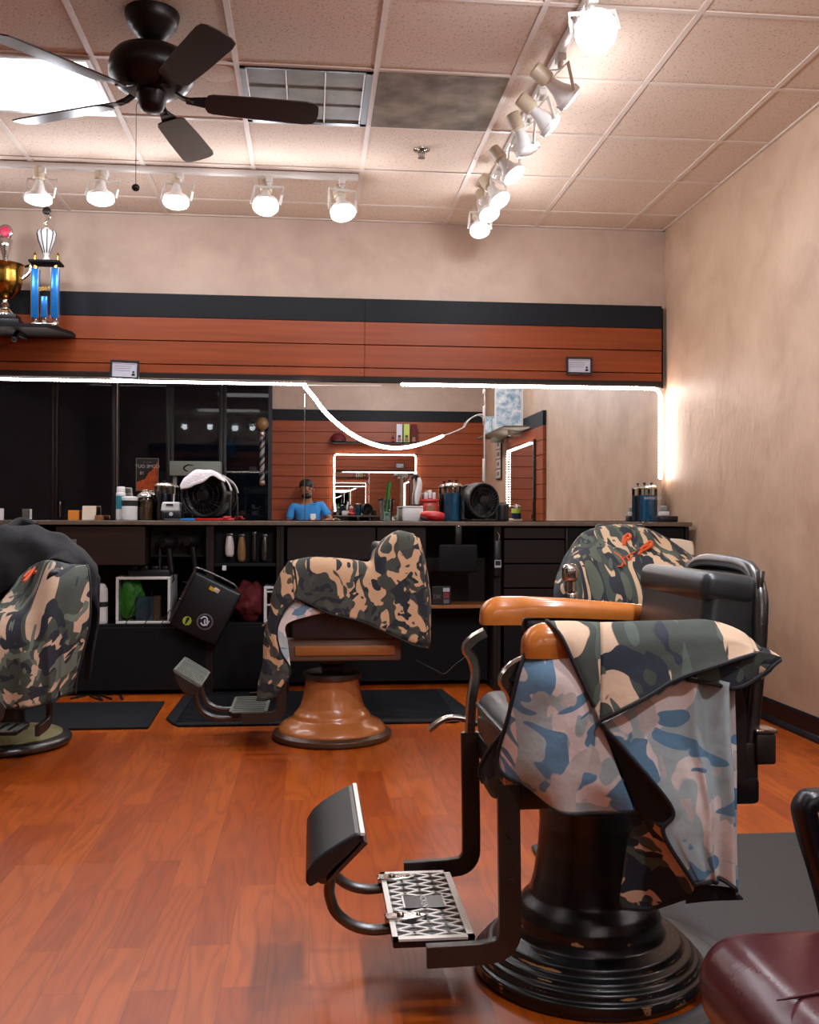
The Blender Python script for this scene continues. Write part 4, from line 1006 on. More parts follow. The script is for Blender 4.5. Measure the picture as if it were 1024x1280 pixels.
# ---- cape 0: over the left chair
org = atY(50, 760, 4.6); o = MB(org); e = MB(org)
rows = [[(22, 727, 5.00), (40, 712, 4.98), (60, 705, 4.90), (85, 712, 4.86), (108, 716, 4.86)], [(25, 718, 4.96), (45, 705, 4.93), (62, 701, 4.80), (86, 705, 4.76), (109, 706, 4.76)], [(10, 740, 4.85), (34, 735, 4.80), (60, 728, 4.62), (86, 724, 4.60), (112, 718, 4.64)], [(-8, 760, 4.70), (25, 758, 4.66), (56, 755, 4.53), (84, 755, 4.53), (113, 752, 4.58)], [(-16, 768, 4.60), (22, 772, 4.55), (54, 780, 4.48), (82, 782, 4.50), (111, 785, 4.56)], [(-22, 800, 4.50), (22, 805, 4.46), (56, 812, 4.45), (78, 812, 4.49), (106, 812, 4.56)], [(-24, 850, 4.47), (22, 850, 4.43), (60, 850, 4.44), (76, 850, 4.49), (99, 846, 4.56)], [(-24, 884, 4.47), (22, 886, 4.43), (64, 879, 4.44), (78, 870, 4.49), (97, 865, 4.56)]]
G = o.patch(px_grid(rows, dy=-.13), 7, lambda u, v, U, V: (.006*math.sin(v*8+u*4)*v, -.022*math.sin(u*26)*max(0, v-.3)*(.4+u), 0), uvo=(.5, .9)); edge(e, G[-1]); edge(e, [r[-1] for r in G])
cape = o.build('barber_cape', [MT['camoD'], MT['lining']], at=org, smooth=70, solid=.003, keepn=True)
tag(cape, 'camouflage barber cape on the left chair below the black jacket', 'cape', 'camouflage capes on the chairs')
dark_edge_build(e, cape)
def scribble(parent, off, pts, r=.004, flat=.3):
    b = MB(off)
    for p in pts: b.tube(catmull(p, 5), r, 6)
    return b.build('logo_embroidery', MT['logo_orange'], parent)
q = lambda px, py: atY(px, py, 4.66+(720-py)*.012)
scribble(cape, org, [[q(30, 722), q(35, 716), q(41, 713), q(34, 723), q(29, 727)], [q(40, 714), q(47, 707), q(52, 706), q(50, 712), q(43, 716)], [q(44, 710), q(49, 710), q(52, 708)]], .007)

# ---- jacket over the back of the left chair
org = atY(40, 690, 5.0); o = MB(org)
rows = [[(-40, 700, 5.34), (-10, 690, 5.34), (25, 688, 5.33), (60, 690, 5.30), (92, 700, 5.22), (112, 715, 5.14)], [(-40, 676, 5.2), (-8, 660, 5.2), (25, 656, 5.2), (58, 661, 5.18), (90, 675, 5.12), (118, 702, 5.05)], [(-42, 690, 5.06), (-10, 676, 5.05), (24, 670, 5.05), (58, 674, 5.03), (94, 688, 4.98), (122, 712, 4.94)], [(-45, 720, 5.0), (-12, 705, 4.99), (22, 695, 4.99), (56, 690, 4.97), (92, 698, 4.92), (122, 730, 4.90)], [(-48, 770, 4.95), (-16, 752, 4.95), (14, 733, 4.95), (50, 706, 4.94), (88, 703, 4.88), (122, 765, 4.87)]]
G = o.patch(px_grid(rows, dy=-.13), 8, lambda u, v, U, V: (0, -.012*math.sin(U*30+V*9)-.008*math.sin(U*13-V*25), .006*math.sin(U*41)), uvo=(0, 0))
rows = [[(112, 706, 5.0), (118, 712, 4.95), (123, 722, 4.90)], [(110, 740, 4.98), (117, 745, 4.92), (122, 748, 4.88)], [(108, 790, 4.97), (114, 790, 4.92), (120, 785, 4.88)], [(104, 850, 4.97), (107, 850, 4.92), (110, 848, 4.9)]]
o.patch(px_grid(rows), 6, lambda u, v, U, V: (0, -.01*math.sin(V*22), 0))
j = o.build('jacket', [MT['jacket'], MT['jacket']], at=org, smooth=70, solid=.012, keepn=True)
tag(j, 'black jacket thrown over the back of the left barber chair', 'jacket')
b = MB(org); b.tube(catmull([atY(-20, 668, 5.05), atY(5, 664, 5.0), atY(25, 652, 5.1), atY(45, 658, 5.1)], 6), .022, 10); b.build('collar', MT['jacket'], j)

# ---- cape 3: over the far right chair
org = atY(770, 700, 5.05); o = MB(org); e = MB(org)
rows = [[(716, 705, 5.3), (734, 676, 5.33), (766, 664, 5.34), (800, 666, 5.34), (830, 680, 5.33), (862, 706, 5.3)], [(708, 692, 5.04), (730, 665, 5.08), (765, 656, 5.10), (800, 658, 5.10), (832, 671, 5.08), (868, 697, 5.04)], [(699, 712, 4.86), (724, 683, 4.92), (765, 674, 4.95), (805, 676, 4.95), (842, 688, 4.92), (880, 708, 4.86)], [(694, 728, 4.66), (720, 712, 4.66), (765, 706, 4.74), (806, 706, 4.74), (846, 712, 4.68), (888, 722, 4.66)], [(692, 750, 4.56), (719, 748, 4.55), (765, 744, 4.58), (806, 744, 4.58), (848, 745, 4.55), (892, 748, 4.55)], [(694, 800, 4.53), (722, 800, 4.52), (765, 800, 4.53), (806, 800, 4.53), (846, 800, 4.52), (890, 800, 4.52)], [(696, 850, 4.53), (724, 852, 4.52), (765, 852, 4.53), (806, 852, 4.53), (844, 852, 4.52), (886, 850, 4.52)]]
o.patch(px_grid(rows), 8, lambda u, v, U, V: (0, -.012*math.sin(U*24+V*7)*v, 0), uvo=(.2, .1))
o.mi = 2; o.patch(px_grid([[(838, 673, 5.24), (852, 674, 5.24), (866, 677, 5.24)], [(842, 682, 5.2), (856, 684, 5.2), (868, 684, 5.2)], [(850, 692, 5.17), (860, 694, 5.17), (868, 694, 5.17)]]), 4)
cape = o.build('barber_cape', [MT['camoC'], MT['offwhite'], MT['offwhite'], MT['camoC']], at=org, smooth=70, solid=.003, keepn=True)
tag(cape, 'camouflage barber cape with orange logo on the far right chair', 'cape', 'camouflage capes on the chairs')
def on3(px, py):
    y = 5.10-(py-656)/18*.15 if py < 674 else 4.95-(py-674)/32*.21
    return atY(px, py, y-.008)
scribble(cape, org, [[on3(779, 679), on3(781, 671), on3(786, 668), on3(788, 672), on3(782, 676), on3(780, 682)]], .009)
scribble(cape, org, [[on3(800, 688), on3(806, 682), on3(813, 677), on3(815, 681), on3(809, 686), on3(801, 690), on3(799, 694)], [on3(804, 684), on3(812, 681)]], .008)
scribble(cape, org, [[on3(768, 690), on3(775, 695), on3(780, 701), on3(782, 706)], [on3(775, 699), on3(781, 697), on3(788, 693), on3(794, 690)], [on3(779, 704), on3(777, 708), on3(772, 708)], [on3(784, 697), on3(787, 700), on3(791, 694)]], .0045)

# ================================================================== FLOOR MATS AND WAITING CHAIR
def slab(poly, h, name, mat, label, cat, group=None, inset=.012):
    c = Vector((sum(p[0] for p in poly)/len(poly), sum(p[1] for p in poly)/len(poly), 0)); b = MB(c)
    b.prism(poly, lambda p, d: (p[0], p[1], d), .001, h); o = b.build(name, mat, at=c, smooth=0, bevel=min(inset, h*.8), bseg=2); return tag(o, label, cat, group)
def rrect(x0, y0, x1, y1, r, n=6):
    P = []
    for cx, cy, a in ((x1-r, y1-r, 0), (x0+r, y1-r, 90), (x0+r, y0+r, 180), (x1-r, y0+r, 270)):
        P += [(cx+r*math.cos(math.radians(a+90*k/n)), cy+r*math.sin(math.radians(a+90*k/n))) for k in range(n+1)]
    return P
slab([(-2.4, 5.03), (-.80, 5.03), (-.82, 5.73), (-2.4, 5.76)], .012, 'floor_mat', MT['blackmat'], 'black rubber floor mat behind the left chair', 'floor mat', 'black mats behind the chairs')
m2 = slab([(-.70, 5.13), (-.66, 5.06), (.74, 5.04), (.83, 5.12), (.86, 5.35), (.80, 6.0), (-.70, 6.0), (-.74, 5.9), (-.745, 5.25)], .014, 'floor_mat', MT['blackmat'], 'black ribbed floor mat behind the amber-pedestal chair', 'floor mat', 'black mats behind the chairs')
b = MB(off=m2.location)
for k in range(34):
    y = 5.12+k*.0255; b.span((-.68, y, .0135), (.76, y+.010, .0165))
b.build('ribs', MT['blackmat'], m2, smooth=0)
# anti-fatigue mat with a round cut-out for the pedestal
R = .315; cx, cy = .65, 2.28
P = [(.70, cy-R+.004)]
P = [(.72, 1.0), (2.05, 1.0), (2.05, 3.02), (1.95, 3.145), (.80, 3.16), (.70, 3.10)]
a0 = math.atan2(math.sqrt(R*R-.05**2), .05)
P += [(cx+R*math.cos(a0-2*a0*k/28), cy+R*math.sin(a0-2*a0*k/28)) for k in range(29)]
slab(P, .016, 'floor_mat', MT['charcoal'], 'large charcoal floor mat around the foreground chair pedestal', 'floor mat', inset=.014)
b = MB(off=(cx, cy, 0)); n = 28; pr = [(R-.035, .004), (R-.02, .012), (R+.03, .019), (R+.034, .016)]
# raised lip round the cut-out
mo = bpy.data.objects['floor_mat.002']
b = MB(off=mo.location); rings = []
for r, z in pr: rings.append([b.bm.verts.new((cx+r*math.cos(-1.35+2.7*k/40), cy+r*math.sin(-1.35+2.7*k/40), z)) for k in range(41)])
for A, B in zip(rings, rings[1:]):
    for k in range(40): b.bm.faces.new((A[k], A[k+1], B[k+1], B[k]))
b.build('cutout_lip', M('worn_mat_lip', '#4a4d4e', .5, var=.2, vscale=20), mo, smooth=60)

wl = thing('waiting_chair', 'maroon vinyl waiting chair with black arm at the lower right edge', 'chair', (.92, 1.22, 0)); off = wl.location
b = MB(off); b.box((.93, 1.16, .375), (.74, .56, .15), None, .07, 8)
st_ = b.build('seat', MT['maroon'], wl, smooth=70)
b = MB(off)
for y, z in ((1.02, .4525), (1.07, .4528), (1.13, .4525), (1.19, .4526)):
    b.tube(catmull([(.60+.02*math.sin(y*30), y, z-.003), (.68, y+.012, z), (.80, y+.005, z), (.92, y-.03, z-.001)], 6), [.001+.0045*math.sin(PI*k/18) for k in range(19)], 6)
b.build('seat_crease', MT['maroon'], st_, smooth=70)
b = MB(off); b.span((.60, .93, .29), (1.27, 1.40, .335), .02); b.build('seat_frame', MT['black'], wl)
b = MB(off)
pts = [(1.28, 1.50, .60), (1.0, 1.50, .608), (.82, 1.50, .608), (.782, 1.50, .60), (.785, 1.50, .56), (.83, 1.50, .40), (.90, 1.50, .012)]
b.bar(catmull(pts, 6), .03, .045, up=(0, 1, 0), c=.5); b.build('arm_loop', MT['darkbar'], wl, smooth=60)
b = MB(off); b.bar([(1.26, 1.50, .60), (1.24, 1.50, .3), (1.26, 1.50, .012)], .03, .04, up=(0, 1, 0), c=.5); b.bar([(.845, 1.50, .31), (1.24, 1.50, .31)], .03, .03, up=(0, 0, 1)); b.bar([(.92, 1.50, .31), (.92, 1.40, .31)], .03, .03, up=(0, 0, 1)); b.build('leg', MT['darkbar'], wl)
b = MB(off); b.span((1.24, .93, .34), (1.33, 1.40, .9), .04, 4); b.build('backrest', MT['maroon'], wl, smooth=60)
b = MB(off); b.bar([(.66, .97, .30), (.64, .96, .005)], .03, .03, up=(0, 1, 0)); b.bar([(1.24, .97, .30), (1.26, .96, .005)], .03, .03, up=(0, 1, 0)); b.bar([(.66, 1.36, .30), (.66, 1.36, .005)], .03, .03, up=(0, 1, 0)); b.build('leg', MT['darkbar'], wl)

def crumple(b, c, sz, seed):
    c = Vector(c); q = bmesh.ops.create_icosphere(b.bm, subdivisions=4, radius=1.)
    for v in q['verts']:
        d = v.co.normalized(); n1 = noise.noise(d*1.7+Vector((seed, 0, 0))); n2 = 1-abs(noise.noise(d*3.3+Vector((0, seed, 0))))*2; r = .82+.28*n1+.16*n2
        v.co = c+Vector((d.x*sz[0]*min(r, 1.05), d.y*sz[1]*min(r, 1.05), max(-sz[2], d.z*sz[2]*r)))
# ================================================================== TROPHY SHELF, FRAMES
ZS = 2.222
b = MB(); P = [(-2.6, SY), (-2.6, 6.17), (-1.60, 6.17), (-1.50, 6.40), (-1.50, SY)]
b.prism(P, lambda p, d: (p[0], p[1], d), ZS-.022, ZS); sh = b.build('trophy_shelf', MT['cabdark'], at=(-2.0, SY, ZS), bevel=.003); tag(sh, 'black wall shelf carrying trophies at the upper left', 'shelf')
p = atY(22, 425, 6.3); b = MB(off=(-2.0, SY, ZS)); b.bar([(p.x, 6.49, ZS-.03), (p.x, 6.30, ZS-.04), (p.x, 6.24, ZS-.075)], .03, .03, up=(1, 0, 0)); b.sph((p.x, 6.232, ZS-.085), .018); b.build('bracket', MT['cabdark'], sh)
# tall blue-column trophy
tp = Vector((-1.62, 6.25, ZS)); t = thing('trophy', 'tall trophy with blue columns and a silver lantern cup', 'trophy', tp, 0, 'trophies on the shelf'); off = tp; t.scale = (1, 1, .93)
b = MB(off); b.box(tp+Vector((-.0, 0, .006)), (.15, .10, .012), None, .004); b.build('base', MT['silver'], t)
for k, (dx, dy, zt) in enumerate(((-.062, 0, .375), (.058, -.01, .38), (-.002, -.02, .19))):
    w = .026 if k < 2 else .022
    b = MB(off); b.box(tp+Vector((dx, dy, .05+(zt-.05)/2)), (2*w*.85, 2*w*.85, zt-.05), None, .005); cl = b.build('column', MT['bluefoil'], t)
    b = MB(off); b.lathe([(.026, .012), (.024, .02), (.014, .035), (.016, .05)], tp+Vector((dx, dy, 0)), 20); b.build('column_foot', MT['silver'], cl)
    b = MB(off)
    for s in (-1, 1): b.box(tp+Vector((dx+s*w*.86, dy-w*.86, .05+(zt-.05)/2)), (.004, .004, zt-.05))
    b.build('silver_edge', MT['silver'], cl)
    if k < 2: b = MB(off); b.cyl(tp+Vector((dx, dy, zt)), tp+Vector((dx, dy, .405)), .014, seg=14); b.build('column_cap', MT['gold'], cl)
b = MB(off); b.box(tp+Vector((0, 0, .415)), (.185, .13, .018), None, .006); b.build('upper_deck', MT['cabdark'], t)
b = MB(off); b.lathe([(.0, .42), (.03, .425), (.018, .44), (.012, .46), (.02, .475), (.05, .56), (.058, .605), (.05, .622), (.02, .63), (.012, .645)], tp+Vector((0, 0, .005)), 10); lc_ = b.build('lantern_cup', MT['white'], t, smooth=20)
b = MB(off)
for k in range(10):
    a = 2*PI*k/10; b.tube([tp+Vector((q_[0]*math.cos(a), q_[0]*math.sin(a), q_[1]+.005)) for q_ in ((.02, .475), (.05, .56), (.058, .605), (.05, .622))], .0035, 5)
b.build('rib', MT['black'], lc_)
b = MB(off)
for s in (-1, 1): b.lathe([(.006, .424), (.01, .44), (.004, .46), (.009, .475), (.0, .49)], tp+Vector((s*.068, 0, 0)), 10)
b.build('finial', MT['gold'], t)
b = MB(off); b.tube(catmull([tp+Vector(q_) for q_ in ((0, 0, .64), (-.004, 0, .68), (.006, 0, .71), (-.003, 0, .735))], 4), [.009, .007, .006, .006, .011, .012, .011, .008, .008, .007, .006, .005, .006], 8); b.tube(catmull([tp+Vector(q_) for q_ in ((.004, 0, .70), (.026, -.004, .72), (.02, -.004, .745), (.0, 0, .748))], 4), .004, 6); b.build('figure', MT['silver'], t)
b = MB(off); b.sph(tp+Vector((0, -.002, .76)), .026, (1, .45, 1)); b.build('medal', MT['black'], t)
text_part('2014', .034, tp+Vector((.002, -.05, .235)), rotm(x=PI/2, y=0) @ rotm(z=.18), MT['yellow'], t, 'year', off=tp, ext=.004)
# gold cup trophy
tp = Vector((-1.872, 6.28, ZS)); t = thing('trophy', 'gold cup trophy with pink medallion cut by the left edge', 'trophy', tp, 0, 'trophies on the shelf'); off = tp; t.scale = (1, 1, 1.08)
b = MB(off); b.box(tp+Vector((0, 0, .016)), (.2, .14, .032), None, .004); b.box(tp+Vector((0, 0, .046)), (.16, .12, .03), None, .004); b.build('plinth', MT['black'], t)
b = MB(off); b.lathe([(.06, .06), (.058, .07), (.04, .09), (.02, .105), (.028, .12), (.014, .135), (.016, .15)], tp, 32); b.build('stem', MT['silver'], t, smooth=60)
b = MB(off); b.lathe([(.02, .15), (.05, .17), (.085, .20), (.1, .25), (.098, .30), (.108, .345), (.112, .35)], tp, 40); b.build('cup', MT['gold'], t, smooth=60)
for s in (-1, 1):
    b = MB(off); b.tube(catmull([tp+Vector((s*.10, 0, .27)), tp+Vector((s*.145, 0, .31)), tp+Vector((s*.15, 0, .35)), tp+Vector((s*.115, 0, .345))], 6), .011, 10); b.build('handle', MT['silver'], t)
b = MB(off); b.lathe([(.108, .35), (.06, .365), (.015, .375), (.02, .40), (.035, .45), (.042, .49), (.03, .50)], tp, 32); b.build('lid', MT['silver'], t, smooth=60)
b = MB(off); b.sph(tp+Vector((0, 0, .535)), .045, (1, .35, 1)); md = b.build('medallion', MT['silver'], t); b = MB(off); b.sph(tp+Vector((0, -.010, .535)), .032, (1, .3, 1)); b.build('medallion_face', MT['pink'], md)

def licence(label, px0, py0, px1, py1, tilt, Y):
    a, c = atY(px0, py0, Y), atY(px1, py1, Y); w, h = c.x-a.x, a.z-c.z; ctr = (a+c)/2
    t = thing('licence_frame', label, 'picture frame', ctr, 0, 'framed licences over the mirrors'); t.rotation_euler = (0, tilt, 0)
    b = MB()
    m = .012
    for p, q in (((-w/2, -h/2), (w/2, -h/2+m)), ((-w/2, h/2-m), (w/2, h/2)), ((-w/2, -h/2+m), (-w/2+m, h/2-m)), ((w/2-m, -h/2+m), (w/2, h/2-m))): b.span((p[0], -.012, p[1]), (q[0], .008, q[1]))
    b.build('frame', MT['black'], t, smooth=0, bevel=.002)
    b = MB(); b.span((-w/2+m, -.002, -h/2+m), (w/2-m, .006, h/2-m)); b.build('paper', MT['paper'], t, smooth=0)
    b = MB()
    for k in range(4): b.span((-w/2+m+.012, -.003, h/2-m-.014-k*.014), (w/2-m-(.03 if k else .012)-.004*k, -.002, h/2-m-.0115-k*.014))
    b.build('print_lines', MT['ink'], t, smooth=0)
    b = MB(); cx_, cz_ = w/2-m-.024, -h*.16
    b.prism([(cx_-.011, cz_-.018), (cx_+.011, cz_-.018), (cx_+.008, cz_-.004), (cx_-.008, cz_-.004)], lambda p, d: (p[0], d, p[1]), -.0035, -.002); b.cyl((cx_, -.0035, cz_+.006), (cx_, -.002, cz_+.006), .007, seg=14); b.build('portrait', MT['blackink'], t, smooth=0)
licence('small framed licence leaning on the trim over the left mirrors', 138, 450, 174, 474, .03, 6.455)
licence('small framed licence on the slats near the right wall', 708, 446, 740, 468, -.0, 6.48)

# ================================================================== THINGS ON THE WORKTOP
ZC = CT+.0005
def cx_(px, Y): return atY(px, 650, Y)[0]
def jar(label, px, Y, r, h, fill, liquid, knobs=1, lid='silver', text=None):
    c = Vector((cx_(px, Y), Y, ZC)); t = thing('disinfectant_jar', label, 'jar', c, 0, 'jars on the worktop')
    b = MB(c); b.lathe(rounded([(r*.96, 0), (r, .006), (r, h*.84), (r*.97, h*.86)], .004), c, 36, capt=False); b.build('glass_body', MT['glass'], t, smooth=50)
    b = MB(c); b.lathe([(r*.93, .006), (r*.95, .012), (r*.95, h*fill)], c, 36); b.build('liquid', MT[liquid], t)
    b = MB(c); b.lathe(rounded([(r*1.02, h*.845), (r*1.02, h*.875), (r*.8, h*.92), (r*.3, h*.945)], .003), c, 36); b.build('lid', MT[lid], t, smooth=50)
    b = MB(c)
    for k in range(knobs):
        dx = 0 if knobs == 1 else (-.4+.8*k)*r; b.cyl(c+Vector((dx, 0, h*.9)), c+Vector((dx, 0, h*.98)), .004, seg=8); b.cyl(c+Vector((dx, 0, h*.97)), c+Vector((dx, 0, h)), .009, .011, seg=12)
        b.cyl(c+Vector((dx, 0, h*.3)), c+Vector((dx, 0, h*.9)), .0025, seg=6)
    b.build('lift_knob', MT['black'], t)
    if text: text_part(text, r*.42, c+Vector((r*.25, -r*1.02, h*.60)), RXF, MT['paper'], t, 'lettering', off=c)
    return t
jar('tall jar of dark blue disinfectant behind the white clipper', 205, 6.40, .062, .255, .66, 'dark_liquid')
jar('jar of blue disinfectant left of the small black fan', 566, 6.38, .059, .268, .68, 'blue_liquid', 2)
jar('jar of blue disinfectant at the right end of the worktop', 810, 6.435, .062, .262, .68, 'blue_liquid', 2, text='BARBICIDE')
# amber jar with a metal screw lid
c = Vector((cx_(182, 6.38), 6.38, ZC)); t = thing('storage_jar', 'glass jar of amber contents with a domed metal lid', 'jar', c)
b = MB(c); b.lathe(rounded([(.048, 0), (.052, .005), (.052, .13), (.04, .145)], .01), c, 32, capt=False); b.build('glass_body', MT['glass'], t, smooth=60)
b = MB(c); b.lathe([(.047, .006), (.048, .12)], c, 32); b.build('contents', MT['amber_liquid'], t)
b = MB(c); b.lathe(rounded([(.05, .142), (.054, .148), (.05, .162), (.03, .176), (.02, .18), (.022, .192), (.0, .196)], .004), c, 32); b.build('lid', MT['silver'], t, smooth=60)
# white tub with dark label, spray can
c = Vector((cx_(162, 6.32), 6.32, ZC)); t = thing('cream_tub', 'white tub with black label beside the spray can', 'tub', c)
b = MB(c); b.lathe(rounded([(.045, 0), (.048, .004), (.048, .085), (.046, .088)], .004), c, 32); b.build('body', MT['white'], t)
b = MB(c); b.lathe([(.047, .09), (.047, .126)], c, 32); b.build('label_band', MT['blackink'], t); b = MB(c); b.lathe(rounded([(.049, .124), (.049, .146), (.03, .15)], .004), c, 32); b.build('lid', MT['white'], t)
c = Vector((cx_(151, 6.38), 6.38, ZC)); t = thing('spray_can', 'tall spray can with white cap and teal label', 'can', c)
b = MB(c); b.lathe(rounded([(.028, 0), (.03, .005), (.03, .17), (.024, .178)], .003), c, 28); b.build('body', MT['white'], t); b = MB(c); b.lathe([(.0305, .07), (.0305, .155)], c, 28, capt=False, capb=False); b.build('label', MT['teal'], t); b = MB(c); b.lathe(rounded([(.026, .176), (.027, .18), (.026, .208), (.02, .212)], .003), c, 24); b.build('cap', MT['white'], t)
# cards on the left
def card(label, name, cat, px, Y, w, h, d, mat, rz=0., lean=0.):
    c = Vector((cx_(px, Y), Y, ZC)); b = MB(c); b.box(c+Vector((0, 0, h/2)), (w, d, h), None, .002); o = b.build(name, MT[mat], at=c, smooth=0); o.rotation_euler = (lean, 0, rz); return tag(o, label, cat)
card('small orange box on the worktop at left', 'card_box', 'box', 92, 6.40, .06, .062, .04, 'orange')
card('beige card standing beside the orange box', 'card_stand', 'card', 111, 6.42, .085, .092, .01, 'offwhite', 0, -.2)
card('low tan wooden block beside the beige card', 'wood_block', 'block', 124, 6.4, .05, .03, .03, 'woodlight')
card('white tub cut by the left picture edge', 'tub', 'tub', -2, 6.2, .05, .07, .05, 'white')
# white clipper in its black charging stand
c = Vector((cx_(215, 6.26), 6.26, ZC)); t = thing('clipper_charger', 'white hair clipper head on a black charging stand', 'clipper', c)
b = MB(c); b.box(c+Vector((.005, 0, .03)), (.125, .08, .06), None, .012, 3); b.build('stand', MT['black'], t)
b = MB(c); b.prism([(-.065, .055), (.055, .055), (.05, .115), (-.055, .115)], lambda p, d: c+Vector((p[0], d, p[1])), -.04, .035); hd = b.build('clipper_body', MT['white'], t, bevel=.01, bseg=3)
b = MB(c); b.span(c+Vector((-.03, -.044, .092)), c+Vector((.012, -.039, .102))); b.build('slot', MT['black'], hd); b = MB(c); b.cyl(c+Vector((0, -.045, .04)), c+Vector((0, -.041, .04)), .012, seg=14); b.build('badge', MT['paper'], t)
b = MB(c); b.tube([c+Vector((.01, 0, .11)), c+Vector((.012, 0, .165))], .004, 8); b.build('antenna', MT['white'], t)

def desk_fan(label, c, r, depth, yaw, tilt=0.):
    t = thing('desk_fan', label, 'fan', c, 0, 'black desk fans'); zc = r+.015
    R = rotm(x=PI/2-tilt, z=yaw); ctr = Vector((0, 0, zc))
    b = MB(); b.lathe(rounded([(r*.93, -depth/2), (r, -depth*.38), (r, depth*.40), (r*.95, depth/2), (r*.86, depth/2), (r*.86, depth*.3)], .006), ctr, 56, R, capt=False, capb=False); b.build('shell', MT['black'], t, smooth=50)
    b = MB()
    for k in range(30):
        a = 2*PI*k/30; p = [ctr+R @ Vector((q*math.cos(a+q/r*.5), q*math.sin(a+q/r*.5), depth*.48-.02*(1-q/r))) for q in (r*.25, r*.5, r*.7, r*.88)]; b.tube(p, .0022, 5)
    for q in (.45, .68): b.tube([ctr+R @ Vector((q*r*math.cos(2*PI*k/40), q*r*math.sin(2*PI*k/40), depth*.47-.015*(1-q))) for k in range(40)], .002, 5, True)
    b.build('grille', MT['black'], t)
    b = MB(); b.lathe([(r*.27, depth*.43), (r*.26, depth*.5), (r*.1, depth*.53), (0, depth*.535)], ctr, 28, R); b.lathe([(r*.3, -depth*.9), (r*.36, -depth*.6), (r*.5, -depth*.45), (r*.9, -depth*.42)], ctr, 32, R, capt=False); b.build('motor_hub', MT['black'], t, smooth=50)
    b = MB()
    for k in range(5):
        a = 2*PI*k/5; b.patch([[ctr+R @ Vector((q*math.cos(a+w), q*math.sin(a+w), (w-.35)*.06)) for w in (0, .35, .7)] for q in (r*.2, r*.5, r*.82)], 4)
    b.build('blade', MT['darkbar'], t, keepn=True)
    b = MB(); b.box((0, 0, .008), (r*1.5, depth*1.0, .016), rotm(z=yaw), .006)
    for s in (-1, 1):
        v = R @ Vector((s*(r+.006), 0, 0)); b.bar([ctr+v, Vector((v.x, v.y, .012))], .012, .03, up=(0, 1, 0))
    b.build('foot', MT['black'], t)
    return t, ctr, R
t, ctr, R = desk_fan('large black desk fan with white towel on top', Vector((cx_(258, 6.24), 6.24, ZC)), .145, .15, -.22)
FL = t.location.copy()
# towel draped on the fan
o = MB(FL); r = .152; P = []
for yy in (-.11, -.03, .05, .10):
    row = []
    for a in (158, 138, 118, 98, 78, 58, 36): row.append(FL+Vector((0, 0, .160))+Vector((r*math.cos(math.radians(a)), yy-.02-(.03 if a > 110 and yy < -.05 else 0), r*math.sin(math.radians(a))-(0 if yy > -.1 else .004))))
    P.append(row)
front = [p+Vector((.005, -.012, -.035-.012*(k % 2))) for k, p in enumerate(P[0])]
front = [front[0]+Vector((.0, 0, .01)), front[1]+Vector((.01, -.01, -.02)), front[2]+Vector((.01, -.012, -.04)), front[3]+Vector((.0, -.012, -.035)), front[4]+Vector((0, -.01, .0)), front[5]+Vector((0, -.005, .02)), front[6]+Vector((0, 0, .03))]
o.patch([front]+P, 6, lambda u, v, U, V: (0, 0, .004*math.sin(U*60)), face=(0, -.3, 1))
tw = o.build('towel', [MT['towel'], MT['towel']], at=FL, smooth=70, solid=.008, keepn=True); tag(tw, 'white folded towel lying over the large black fan', 'towel')
o = MB(FL); o.patch([[FL+Vector((.147*math.cos(math.radians(a))+.012, yy, .160+.147*math.sin(math.radians(a)))) for a in (62, 44, 26, 10)] for yy in (-.06, -.02, .03)], 5, face=(1, 0, .5)); o.build('towel_tail', [MT['towel'], MT['towel']], tw, solid=.006, keepn=True)
desk_fan('small black desk fan with spiral grille between blue jar and mirror seam', Vector((cx_(600, 6.32), 6.32, ZC)), .118, .11, .35)
c = Vector((cx_(627, 6.42), 6.42, ZC)); b = MB(c); b.lathe(rounded([(.045, 0), (.05, .01), (.05, .11), (.03, .125)], .02), c, 28); tag(b.build('black_bottle', MT['black'], at=c, smooth=60), 'squat black bottle right of the small fan', 'bottle')
# combs lying flat
c = Vector((cx_(250, 6.02), 6.02, ZC)); t = thing('clipper_brush', 'red, blue and grey cleaning brush lying along the worktop edge', 'brush', c)
b = MB(c); b.span(c+Vector((-.03, -.012, 0)), c+Vector((.20, .014, .014)), .004); b.box(c+Vector((.16, 0, .018)), (.05, .03, .02), rotm(z=.3), .006); b.build('red_handle', MT['red'], t); b = MB(c); b.span(c+Vector((-.11, -.011, 0)), c+Vector((-.03, .012, .013)), .004); b.build('blue_grip', MT['bluep'], t); b = MB(c); b.span(c+Vector((-.21, -.01, 0)), c+Vector((-.11, .01, .01)), .004); b.build('grey_end', MT['steel'], t)
# clear cup with green straw
c = Vector((cx_(484, 6.40), 6.40, ZC)); t = thing('iced_drink_cup', 'clear plastic cup with green straw', 'cup', c)
b = MB(c); b.lathe([(.030, 0), (.031, .002), (.042, .135), (.044, .137)], c, 32, capt=False); b.build('cup', MT['glass'], t, smooth=60)
b = MB(c); b.lathe([(.029, .003), (.034, .06)], c, 32); b.build('ice_water', M('cloudy_ice', '#9fb0a8', .2, var=.3, vscale=60), t); b = MB(c); b.lathe([(.045, .134), (.046, .14), (.042, .146), (.01, .147)], c, 32); b.build('lid', MT['glass'], t, smooth=50)
b = MB(c); b.tube([c+Vector((-.012, 0, .01)), c+Vector((.01, 0, .16)), c+Vector((.022, 0, .255))], .006, 8); b.build('straw', MT['green'], t)
b = MB(c); b.sph(c+Vector((-.004, -.03, .045)), .012, (1, .3, 1)); b.build('green_emblem', MT['green'], t)
